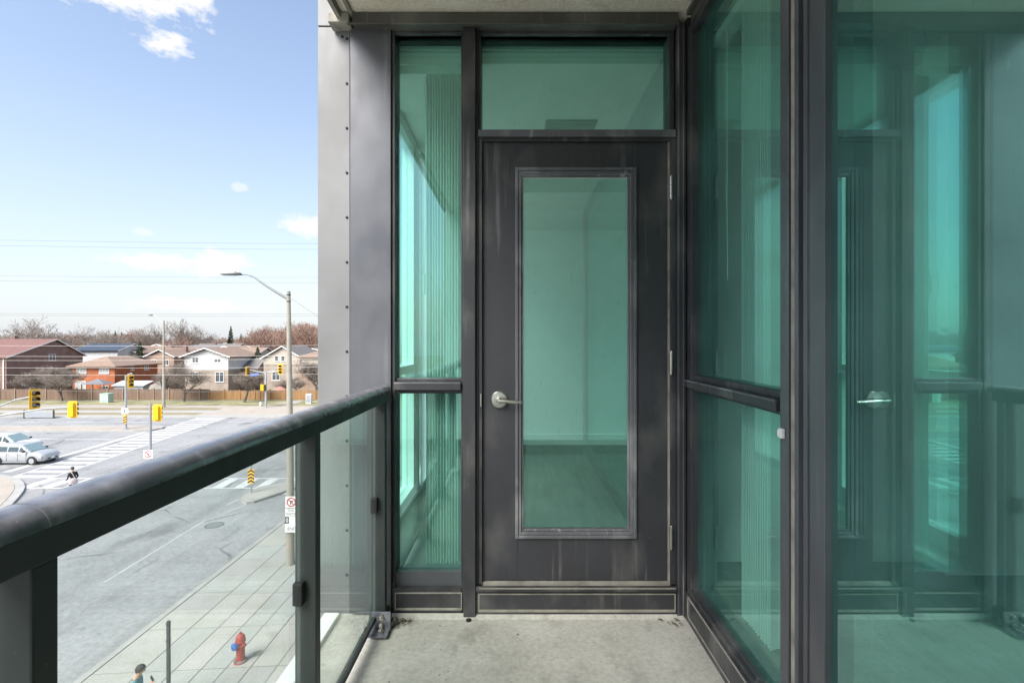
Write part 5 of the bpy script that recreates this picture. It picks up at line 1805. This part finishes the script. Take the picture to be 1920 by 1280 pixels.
# ------------------------------------------------------------------ HOUSES
def house(label, loc, rz, w, d, eave, ridge, roof_axis, wall_m, roof_m, windows=(), chimney=None, upper=None, split=None, over=.4, hip=0.0, apex=.5):
    """local footprint x 0..w, y 0..d. windows: (face, a, z, ww, hh[, dark]) with face in -y,+x,-x"""
    t = thing('house', label, 'house', loc, rz, 'houses behind the board fence')
    wm = MB()
    wm.box(0, w, 0, d, -.2, eave)
    if split:      # lower storey in another cladding
        wm = MB(); wm.box(0, w, 0, d, split, eave)
        MB().box(.02, w - .02, .02, d - .02, -.2, split - .002).build('lower_wall', upper, t)
    th = .18
    rf = MB()
    if hip:
        if roof_axis == 'x':
            a, b = (hip, d * apex, ridge), (w - hip, d * apex, ridge)
        else:
            a, b = (w * apex, hip, ridge), (w * apex, d - hip, ridge)
        o_ = over
        c = [(-o_, -o_, eave), (w + o_, -o_, eave), (w + o_, d + o_, eave), (-o_, d + o_, eave)]
        v = c + [a, b] + [(p[0], p[1], p[2] - th) for p in c]
        if roof_axis == 'x':
            fs = [(0, 1, 5, 4), (1, 2, 5), (2, 3, 4, 5), (3, 0, 4)]
        else:
            fs = [(0, 1, 4), (1, 2, 5, 4), (2, 3, 5), (3, 0, 4, 5)]
        fs += [(6, 7, 1, 0), (7, 8, 2, 1), (8, 9, 3, 2), (9, 6, 0, 3), (9, 8, 7, 6)]
        rf.add(v, fs)
    else:
        o_ = over
        if roof_axis == 'x':
            m_ = d * apex
            wm.prism([(0, eave), (d, eave), (m_, ridge - th)], 0, w, 'x')
            s1_, s2_ = (ridge - eave) / m_, (ridge - eave) / (d - m_)
            rf.prism([(-o_, eave - s1_ * o_), (m_, ridge), (m_, ridge + th), (-o_, eave - s1_ * o_ + th)], -o_, w + o_, 'x')
            rf.prism([(d + o_, eave - s2_ * o_), (d + o_, eave - s2_ * o_ + th), (m_, ridge + th), (m_, ridge)], -o_, w + o_, 'x')
        else:
            m_ = w * apex
            wm.prism([(0, eave), (w, eave), (m_, ridge - th)], 0, d, 'y')
            s1_, s2_ = (ridge - eave) / m_, (ridge - eave) / (w - m_)
            rf.prism([(-o_, eave - s1_ * o_), (m_, ridge), (m_, ridge + th), (-o_, eave - s1_ * o_ + th)], -o_, d + o_, 'y')
            rf.prism([(w + o_, eave - s2_ * o_), (w + o_, eave - s2_ * o_ + th), (m_, ridge + th), (m_, ridge)], -o_, d + o_, 'y')
            # barge boards
            for yy in (-o_ - .03,):
                MB().prism([(-o_, eave - s1_ * o_), (m_, ridge), (m_, ridge + th), (-o_, eave - s1_ * o_ + th)], yy, yy + .028, 'y').build('fascia', M['trimw'], t)
                MB().prism([(w + o_, eave - s2_ * o_), (w + o_, eave - s2_ * o_ + th), (m_, ridge + th), (m_, ridge)], yy, yy + .028, 'y').build('fascia', M['trimw'], t)
        if roof_axis == 'x':
            m_ = d * apex
            for xx in (w + o_ + .002, -o_ - .032):
                MB().prism([(-o_, eave - s1_ * o_), (m_, ridge), (m_, ridge + th), (-o_, eave - s1_ * o_ + th)], xx, xx + .03, 'x').build('fascia', M['trimw'], t)
                MB().prism([(d + o_, eave - s2_ * o_), (d + o_, eave - s2_ * o_ + th), (m_, ridge + th), (m_, ridge)], xx, xx + .03, 'x').build('fascia', M['trimw'], t)
    wm.build('wall', wall_m, t)
    ro = rf.build('roof', roof_m, t)
    for wd in windows:
        face, a, z, ww, hh = wd[:5]
        n_ = wd[5] if len(wd) > 5 else 2
        fr = MB(); gl = MB()
        f = .07
        fr.frame_y(a - ww / 2, a + ww / 2, z, z + hh, (f, f, f, f), -.06, .03)
        for k in range(1, n_):
            xx = a - ww / 2 + ww * k / n_
            fr.box(xx - .03, xx + .03, -.058, .03, z + f, z + hh - f)
        fr.box(a - ww / 2 - .06, a + ww / 2 + .06, -.10, -.061, z - .06, z + .03)
        gl.box(a - ww / 2 + f, a + ww / 2 - f, -.03, -.012, z + f, z + hh - f)
        if face == '+x':
            Mt = Matrix.Translation((w, 0, 0)) @ Matrix.Rotation(R(90), 4, 'Z')
        elif face == '-x':
            Mt = Matrix.Rotation(R(-90), 4, 'Z') @ Matrix.Translation((0, 0, 0))
        else:
            Mt = Matrix.Identity(4)
        fo = fr.xform(Mt).build('window', M['trimw'], t)
        gl.xform(Mt).build('pane', M['curtain'] if len(wd) > 6 and wd[6] else M['hglass'], fo)
    if chimney:
        cx_, cy_, cz_ = chimney
        MB().box(cx_ - .35, cx_ + .35, cy_ - .3, cy_ + .3, eave, cz_).build('chimney', M['brick_brown'], ro)
    return t


def at(u, y):
    return (X(u, y), y, 0)


# brown brick house, ridge parallel to the road, gable end to the right
hY = 78.0
hx1 = X(12, hY)
brown = house('large brown brick house with a red shingle roof at the far left', (hx1 - 16, hY, 0), 0, 16.0, 13.8, Z(670, hY), Z(637, 86), 'x', M['brick_brown'], M['roof_red'],
      [('+x', 7.7, 5.6, 1.25, 1.15, 2), ('-y', 12, 4, 1.4, 1.3), ('-y', 8, 4, 1.4, 1.3), ('+x', 2.9, 1.6, 1.0, 1.3, 2, True)], chimney=(8, 9.0, 9.9), apex=.60)

MB().box(15.55, 15.7, -.14, -.02, .2, Z(670, hY) - .1).build('downspout', M['trimw'], brown)
# blue-black solar roof house behind it
house('pale house with a dark solar panel roof beyond the brown brick house', (X(172, 104), 100, 0), R(8), 8, 10, Z(657, 104), Z(645.5, 106), 'x', M['siding_w'], M['roof_dark'], [('-y', 4, 3, 1.2, 1.2)])
# orange brick house with hip roof
oY = 79.0
ox1 = X(215, oY)
orange = house('bright orange brick house with a brown hipped roof and white windows', (ox1 - 6.9, oY, 0), 0, 6.9, 9.5, Z(686, oY), Z(667, 84), 'y', M['brick_orange'], M['roof_brown'],
      [('-y', .6 + .9, Z(700, oY), 1.6, 1.12, 3, True), ('-y', 5.2, Z(700, oY), 1.62, 1.12, 3, True), ('-y', 1.35, .55, 1.75, 2.0, 2, True), ('+x', 3.6, Z(694, 83), .75, .85, 2), ('+x', 6.8, Z(693, 86), 1.0, .8, 2), ('-y', 5.4, 1.2, 1.1, .6, 2)], hip=2.6, over=.6)
gz = thing('gazebo', 'garden gazebo with a grey canopy against the orange brick wall', 'gazebo', (X(184, 77.2), 77.2, 0))
g_ = MB()
g_.add([(-1.9, -1.1, 2.25), (1.9, -1.1, 2.25), (1.9, 1.1, 2.25), (-1.9, 1.1, 2.25), (0, 0, 3.05)], [(0, 1, 4), (1, 2, 4), (2, 3, 4), (3, 0, 4), (3, 2, 1, 0)])
g_.build('canopy', mat('grey canopy cloth', (.17, .18, .20), .8), gz)
for (a, b) in ((-1.75, -1), (1.75, -1), (1.75, 1), (-1.75, 1)):
    MB().box(a - .06, a + .06, b - .06, b + .06, 0, 2.26).build('post', M['siding_b'], gz)
shd = thing('garden_shed', 'low garden shed with a pale sloping roof behind the brown fence', 'shed', (X(248, 77.5), 77.5, 0))
MB().box(-2.2, 2.4, -.9, .9, 0, 1.95).build('wall', M['metal_grey'], shd)
MB().prism([(-1.1, 1.96), (1.1, 2.55), (1.1, 2.65), (-1.1, 2.06)], -2.5, 2.7, 'x').build('roof', mat('pale shed roof', (.5, .52, .55), .5), shd)
tarp = thing('covered_pile', 'grey tarpaulin draped over a pile between the shed and the far lamp', 'tarpaulin', (X(292, 77), 77, 0))
MB().add([(-1.6, -.8, 0), (1.9, -.8, 0), (1.9, .8, 0), (-1.6, .8, 0), (-.6, -.3, 2.1), (.9, -.3, 2.75), (1.0, .4, 2.6), (-.5, .4, 2.0)], [(0, 1, 5, 4), (1, 2, 6, 5), (2, 3, 7, 6), (3, 0, 4, 7), (4, 5, 6, 7), (3, 2, 1, 0)]).build('cover', mat('grey tarpaulin', (.27, .25, .22), .8, var=.25), tarp)
# white sided house
wY = 84.0
house('white sided gable house with pale brick below and a brown side', (X(346, wY), wY, 0), 0, X(428, wY) - X(346, wY), 9, Z(668, wY), Z(653.5, wY), 'y', M['siding_w'], M['roof_brown'],
      [('-y', 1.9, Z(680, wY), 1.15, .95, 2), ('-y', 5.75, Z(679.5, wY), 1.2, .70, 2), ('-y', 1.7, Z(711, wY), 1.55, 1.3, 3), ('-y', 6.1, Z(716, wY), 1.5, 1.75, 2)], split=Z(693.5, wY), upper=M['brick_beige'], over=.6)
# right-hand houses
rY = 84.0
house('cream gable house with pale brick below behind the far traffic light', (X(494, rY), rY, 0), 0, X(566, rY) - X(494, rY), 9, Z(671, rY), Z(650, rY), 'y', M['siding_c'], M['roof_grey'],
      [('-y', 2.3, Z(677, rY), .7, .95, 1), ('-y', 3.4, Z(677, rY), .7, .95, 1), ('-y', 2.2, Z(713, rY), 1.4, 1.6, 2)], split=Z(683, rY), upper=M['brick_beige'])
house('tan house with a large pale window behind the concrete lamp pole', (X(562, 82.5), 82.5, 0), 0, 7.5, 9, Z(669, 82), Z(656, 82), 'x', M['siding_c'], M['roof_brown'],
      [('-y', 2.9, Z(706, 82), 1.5, 1.2, 2), ('-y', 4.6, Z(680, 82), .9, 1.3, 1)], hip=2.0, split=Z(694, 82), upper=M['brick_tan'])
tr_p = thing('trampoline', 'pink backyard play cloth beyond the fence beside the cream house', 'play cloth', (X(527, 77.5), 77.5, 0))
MB().add([(-1.5, -.5, 0), (1.5, -.5, 0), (1.5, .5, 0), (-1.5, .5, 0), (-.4, -.1, 2.2), (.9, -.1, 2.6), (.9, .2, 2.5), (-.4, .2, 2.1)], [(0, 1, 5, 4), (1, 2, 6, 5), (2, 3, 7, 6), (3, 0, 4, 7), (4, 5, 6, 7), (3, 2, 1, 0)]).build('cloth', mat('faded pink cloth', (.50, .25, .21), .85, var=.2), tr_p)
# rows of houses behind
walls = [('brick_tan', 'tan brick'), ('siding_c', 'cream'), ('brick_brown', 'brown brick'), ('brick_beige', 'beige brick'), ('siding_w', 'white sided')]
roofs = [('roof_brown', 'brown'), ('roof_grey', 'grey'), ('roof_brown', 'brown'), ('roof_red', 'dull red')]
BH = [  # u centre, y, width, eave v, ridge v, axis, wall, roof, label
    (302, 92, 5.5, 668, 656, 'y', 0, 0, 'tan brick house with a small gable between the orange and the white house'),
    (322, 98, 6, 664, 654, 'x', 1, 0, 'cream house whose brown roof slopes beside the slender lamp'),
    (232, 106, 7.5, 662, 652, 'y', 1, 0, 'cream gable house above the roof of the orange house'),
    (268, 112, 8, 660, 650, 'x', 3, 0, 'beige house right behind the small dark spruce'),
    (297, 122, 9, 656, 646, 'y', 0, 0, 'tan gable house partly behind the slender lamp post'),
    (330, 126, 10, 655, 645.5, 'x', 2, 1, 'brown brick house left of and above the white gable'),
    (362, 108, 9, 657, 648, 'x', 2, 1, 'grey roofed house peeking over the left slope of the white gable'),
    (398, 116, 9, 655, 645.5, 'x', 3, 1, 'beige house with a long grey roof above the white gable'),
    (420, 102, 8.5, 663, 650, 'y', 0, 0, 'tan gable house over the right slope of the white gable'),
    (448, 98, 6.5, 668, 653, 'x', 1, 0, 'cream house in the gap right of the white house'),
    (452, 88, 5.0, 690, 672, 'x', 0, 1, 'low brown roofed house in the gap behind the round street tree'),
    (464, 112, 8, 660, 649, 'y', 3, 0, 'beige gable house left of the dark evergreen'),
    (478, 128, 10, 655, 646, 'x', 0, 0, 'tan house with a long brown roof behind the dark evergreen'),
    (512, 136, 10, 652, 644.5, 'x', 1, 1, 'cream house over the ridge of the cream gable house'),
    (560, 108, 9, 660, 650, 'x', 2, 0, 'brown brick house deep behind the concrete lamp pole'),
    (585, 100, 8, 664, 654, 'y', 0, 0, 'tan gable house at the edge of the grey column'),
    (25, 112, 9, 651, 642, 'y', 1, 1, 'cream gable behind the red roof at the far left'),
    (60, 135, 9, 648, 641, 'x', 0, 0, 'tan house glimpsed above the red roof ridge'),
    (250, 150, 12, 650, 643, 'x', 3, 0, 'wide beige house farthest back behind the orange house'),
    (350, 155, 12, 649, 643, 'x', 0, 0, 'wide tan house farthest back above the white house'),
    (430, 150, 12, 649, 642.5, 'y', 1, 0, 'cream gable farthest back left of the tall spruce'),
    (495, 160, 12, 648, 642, 'y', 3, 0, 'beige gable farthest back right of the tall spruce'),
    (-70, 96, 9, 664, 650, 'y', 3, 0, 'beige gable house beyond the left edge of the brick house'),
    (-170, 86, 10, 668, 648, 'x', 0, 1, 'tan house with a long grey roof left of the brick house'),
    (-300, 88, 10, 668, 648, 'y', 1, 0, 'cream gable house far to the left behind the fence'),
]
for i, (u, y, w, ve, vr, axn, wi, ri, lb) in enumerate(BH):
    wm_, rm_ = M[walls[wi][0]], M[roofs[ri][0]]
    wins = [('-y', w * .28, Z(ve, y) - 1.7, 1.1, 1.1, 2), ('-y', w * .72, Z(ve, y) - 1.7, 1.1, 1.1, 2)]
    wins.append(('+x', 3.0, Z(ve, y) - 1.8, 1.0, 1.1, 2))
    house(lb, (X(u, y) - w / 2, y, 0), R(random.uniform(-5, 5)), w, random.uniform(7, 9), Z(ve, y), Z(vr, y), axn, wm_, rm_, wins, chimney=(w * .7, 5, Z(vr, y) + .6) if i % 3 == 0 else None)

# ------------------------------------------------------------------ TREES
def tree_data(seed, h, spread, trunk_h, r0, depth=6, nfork=3, up=.35, rmin=.012):
    rnd = random.Random(seed)
    tr, tw = MB(), MB()
    def grow(p, d, L, r, lev):
        segs = 3 if lev < 2 else 2
        pts, rad = [p.copy()], [r]
        q = p.copy(); dd = d.copy()
        for k in range(segs):
            dd = (dd + Vector((rnd.gauss(0, .13), rnd.gauss(0, .13), rnd.gauss(0, .08) + up * .12))).normalized()
            q = q + dd * L / segs
            pts.append(q.copy()); rad.append(max(rmin, r * (1 - .38 * (k + 1) / segs)))
        (tr if lev < 3 else tw).tube(pts, rad, 7 if lev == 0 else (5 if lev < 3 else 3), cap=lev < 1)
        if lev >= depth: return
        for k in range(nfork + (1 if lev in (1, 2, 3) else 0)):
            i = rnd.randrange(1, len(pts)) if k else len(pts) - 1
            if lev == 0: i = len(pts) - 1 - (1 if k > 2 else 0)
            a = rnd.uniform(0, 2 * math.pi)
            side = Vector((math.cos(a), math.sin(a), rnd.uniform(-.1, .5)))
            nd = (dd * rnd.uniform(.5, .9) + side * spread * rnd.uniform(.6, 1.05)).normalized()
            grow(pts[i], nd, L * rnd.uniform(.58, .80) if lev else h * rnd.uniform(.26, .34), rad[i] * rnd.uniform(.50, .70), lev + 1)
    grow(Vector((0, 0, -.1)), Vector((0, 0, 1)), trunk_h, r0, 0)
    k = h / max(p[2] for p in tw.v)
    for mb in (tr, tw):
        mb.v = [(p[0] * k, p[1] * k, p[2] * k) for p in mb.v]
    return tr, tw


def tree(label, loc, data, tm, wm, scale=1, rz=0, group='bare trees'):
    t = thing('bare_tree', label, 'tree', loc, rz, group)
    tr, tw = data
    a = tr.build('trunk', tm, t, smooth=True)
    b = tw.build('crown', wm, t)
    b['kind'] = 'stuff'
    t.scale = (scale,) * 3
    return t


def tcopy(src, label, loc, scale, rz):
    c = copy_tree(src)
    c.location = loc; c.scale = (scale,) * 3 if not isinstance(scale, tuple) else scale; c.rotation_euler = (0, 0, rz)
    c['label'] = label
    return c


TS = tree_data(11, 6.3, .95, 2.1, .20, 6, 4, rmin=.009)
s1_ = tree('bare round headed street tree on the grass before the orange house', (X(117, 71.5), 71.5, .15), TS, M['bark'], M['twig'], 1.0, .3)
s1_.scale = (.95, .95, .88)
tcopy(s1_, 'bare street tree with a dark trunk on the grass right of the slender lamp', (X(345.5, 70.8), 70.8, .15), (1.05, 1.05, .98), 2.1)
TS2 = tree_data(23, 5.4, .8, 1.9, .27, 6, 4, rmin=.009)
s2_ = tree('bare street tree with a thick forked trunk before the amber fence', (X(457.5, 70.5), 70.5, .15), TS2, M['bark'], M['twig'], .95, 1.0)
tcopy(s2_, 'bare branching tree over the fence right of the concrete lamp pole', (X(597, 76.5), 76.5, 0), 1.2, 3.4)
tcopy(s1_, 'bare garden tree in front of the brown brick wall', (X(55, 76), 76, 0), (.9, .9, .8), 4.4)
tcopy(s1_, 'bare bushy garden tree behind the tarpaulin pile', (X(318, 78.5), 78.5, 0), (.75, .75, .62), 1.4)
tcopy(s2_, 'low bare shrub like tree below the blue street name sign', (X(486, 76.5), 76.5, 0), .62, 5.1)
tcopy(s1_, 'low bare bush behind the amber fence under the cream house', (X(548, 76.8), 76.8, 0), (.75, .75, .58), 2.7)
tcopy(s1_, 'dense low bush beside the brick wall at the far left', (X(92, 76.2), 76.2, 0), (.7, .7, .55), 5.7)
# big bare trees behind the houses
TB = tree_data(5, 15, .85, 3.6, .42, 6, 3, up=.5, rmin=.026)
tb_ = tree('wide old bare tree rising behind the red roof ridge', (X(96, 128), 128, 0), TB, M['bark'], M['twig'], 1.06, .5, 'bare trees')
tcopy(tb_, 'smaller bare tree at the left end of the skyline', (X(22, 140), 140, 0), .86, 2.0)
tcopy(tb_, 'rounded bare tree on the skyline over the solar roof', (X(178, 150), 150, 0), (1.05, 1.05, .84), 3.6)
TB2 = tree_data(31, 15, .62, 4.2, .40, 6, 3, up=.8, rmin=.026)
tc_ = tree('tall upright bare tree just right of the slender lamp', (X(331, 122), 122, 0), TB2, M['bark'], M['twig'], 1.0, .5, 'bare trees')
tcopy(tc_, 'thin bare tree left of the slender lamp top', (X(257, 128), 128, 0), .84, 2.4)
tcopy(tc_, 'bare tree poking above the reddish wood left of the concrete pole', (X(512, 165), 165, 0), 1.0, 4.0)
RT = tree_data(77, 13, .75, 3.2, .30, 6, 3, up=.6, rmin=.024)
rt_ = tree('tall reddish bare tree behind the concrete lamp pole', (X(552, 118), 118, 0), RT, M['twig_red'], M['twig_red'], .98, 0, 'reddish bare trees')
tcopy(rt_, 'reddish bare tree against the edge of the grey column', (X(584, 112), 112, 0), 1.05, 2.2)
tcopy(rt_, 'reddish bare tree left of the concrete lamp pole', (X(524, 126), 126, 0), .86, 4.1)
tcopy(rt_, 'reddish bare tree close behind the cream gable house', (X(568, 132), 132, 0), 1.1, 5.2)


for (u, y, sc_t, k, lb) in [(208, 118, .84, 0, 'bare tree between the solar roof and the small dark spruce'), (292, 134, .95, 1, 'bare tree behind the slender lamp pole at roof height'),
                            (376, 138, .9, 1, 'bare tree over the left slope of the white gable'), (412, 128, .82, 0, 'bare tree above the ridge right of the white gable'),
                            (466, 126, .92, 2, 'reddish bare tree just right of the tallest spruce'), (498, 112, .86, 2, 'reddish bare tree over the ridge left of the cream gable'),
                            (60, 112, .86, 0, 'bare tree directly behind the red roof chimney'), (140, 122, .92, 0, 'bare tree between the brown gable and the solar roof'),
                            (240, 140, 1.0, 2, 'reddish bare tree over the orange house roof'), (352, 112, .82, 2, 'reddish bare tree close behind the left eave of the white house')]:
    tcopy((tb_, tc_, rt_)[k], lb, (X(u, y), y, 0), sc_t, u * .7)


def conifer(seed, h, r):
    rnd = random.Random(seed)
    mb = MB()
    n = 420
    for k in range(n):
        f = (k + .5) / n
        z = h * (.06 + .94 * f ** .9)
        rad = r * (1 - z / h) ** .85 * rnd.uniform(.75, 1.1) + .12
        a = rnd.uniform(0, 2 * math.pi)
        dx, dy = math.cos(a), math.sin(a)
        wv = rnd.uniform(.18, .34) * (1.2 - z / h)
        base = Vector((0, 0, z + .1))
        tip = Vector((dx * rad, dy * rad, z - rad * rnd.uniform(.12, .38)))
        sd = Vector((-dy, dx, 0)) * wv
        m_ = base * .45 + tip * .55
        dn = Vector((0, 0, -.14 - wv * .5))
        mb.add([base, m_ + sd, tip, m_ - sd, m_ + dn], [(0, 1, 4), (1, 2, 4), (2, 3, 4), (3, 0, 4), (0, 3, 2, 1)])
    return mb


def spruce(label, loc, h, r, seed):
    t = thing('spruce_tree', label, 'tree', loc, 0, 'evergreen trees among the houses')
    MB().tube([(0, 0, -.1), (0, 0, h * .9)], [r * .08, .03], 6).build('trunk', M['bark'], t)
    conifer(seed, h, r).build('crown', M['conifer'], t)['kind'] = 'stuff'
    return t


spruce('tall dark spruce standing highest above the roofs', at(433, 130), Z(611, 130), 2.7, 1)
spruce('dark spruce above the orange house roof', at(262, 100), Z(639, 100), 2.0, 2)
spruce('broad dark evergreen beside the cream gable house', at(483, 92), Z(650, 92), 2.6, 3)
spruce('small distant spruce tip right of the tallest spruce', at(452, 200), Z(625, 200), 2.4, 4)
spruce('small distant spruce tip left of the tallest spruce', at(396, 190), Z(628, 190), 2.2, 5)
spruce('small distant spruce pair tip over the solar roof', at(216, 185), Z(620, 185), 2.4, 6)
spruce('small distant spruce left of the upright bare tree', at(228, 180), Z(622, 180), 2.2, 8)

# far wood: reads as one mass
import numpy as np
proto = []
for sd_ in (101, 102, 103):
    tr, tw = tree_data(sd_, 11, .8, 2.6, .30, 5, 3, up=.5, rmin=.028)
    v = np.array(tr.v + tw.v, dtype=np.float32)
    f = [list(q) for q in tr.f] + [[i + len(tr.v) for i in q] for q in tw.f]
    proto.append((v, f))
rnd = random.Random(3)


def wood(name, label, spots, m):
    V, F, off = [], [], 0
    for (x, y, s, k) in spots:
        v, f = proto[k]
        a = rnd.uniform(0, 6.28)
        c, sn = math.cos(a), math.sin(a)
        q = np.empty_like(v)
        q[:, 0] = (v[:, 0] * c - v[:, 1] * sn) * s + x
        q[:, 1] = (v[:, 0] * sn + v[:, 1] * c) * s + y
        q[:, 2] = v[:, 2] * s
        V.append(q)
        F += [[i + off for i in fc] for fc in f]
        off += len(v)
    V = np.concatenate(V)
    me = bpy.data.meshes.new(name)
    me.from_pydata(V.tolist(), [], F)
    me.materials.append(m)
    o = bpy.data.objects.new(name, me)
    COL.objects.link(o)
    return tag(o, label, 'wood', None, 'stuff')


sp1, sp2 = [], []
for k in range(230):
    y = rnd.uniform(150, 260)
    u = rnd.uniform(-620, 600)
    top = 627 if u < 240 else (633 if u < 480 else 622)
    H = Z(top + rnd.uniform(-4, 9), y)
    sp1.append((X(u, y), y, H / 11, k % 3))
for k in range(30):
    y = rnd.uniform(122, 165)
    u = rnd.uniform(500, 606)
    H = Z(rnd.uniform(600, 628) + (8 if u < 530 else 0), y)
    sp2.append((X(u, y), y, H / 11, k % 3))
wood('far_wood', 'hazy brown belt of bare trees along the horizon', sp1, mat('far brown twigs', (.24, .17, .14), .95, var=.2, scale=.05, alt=(.30, .18, .13), altamt=.6))
wood('reddish_wood', 'reddish mass of bare trees rising behind the houses beside the lamp pole', sp2, M['twig_red'])
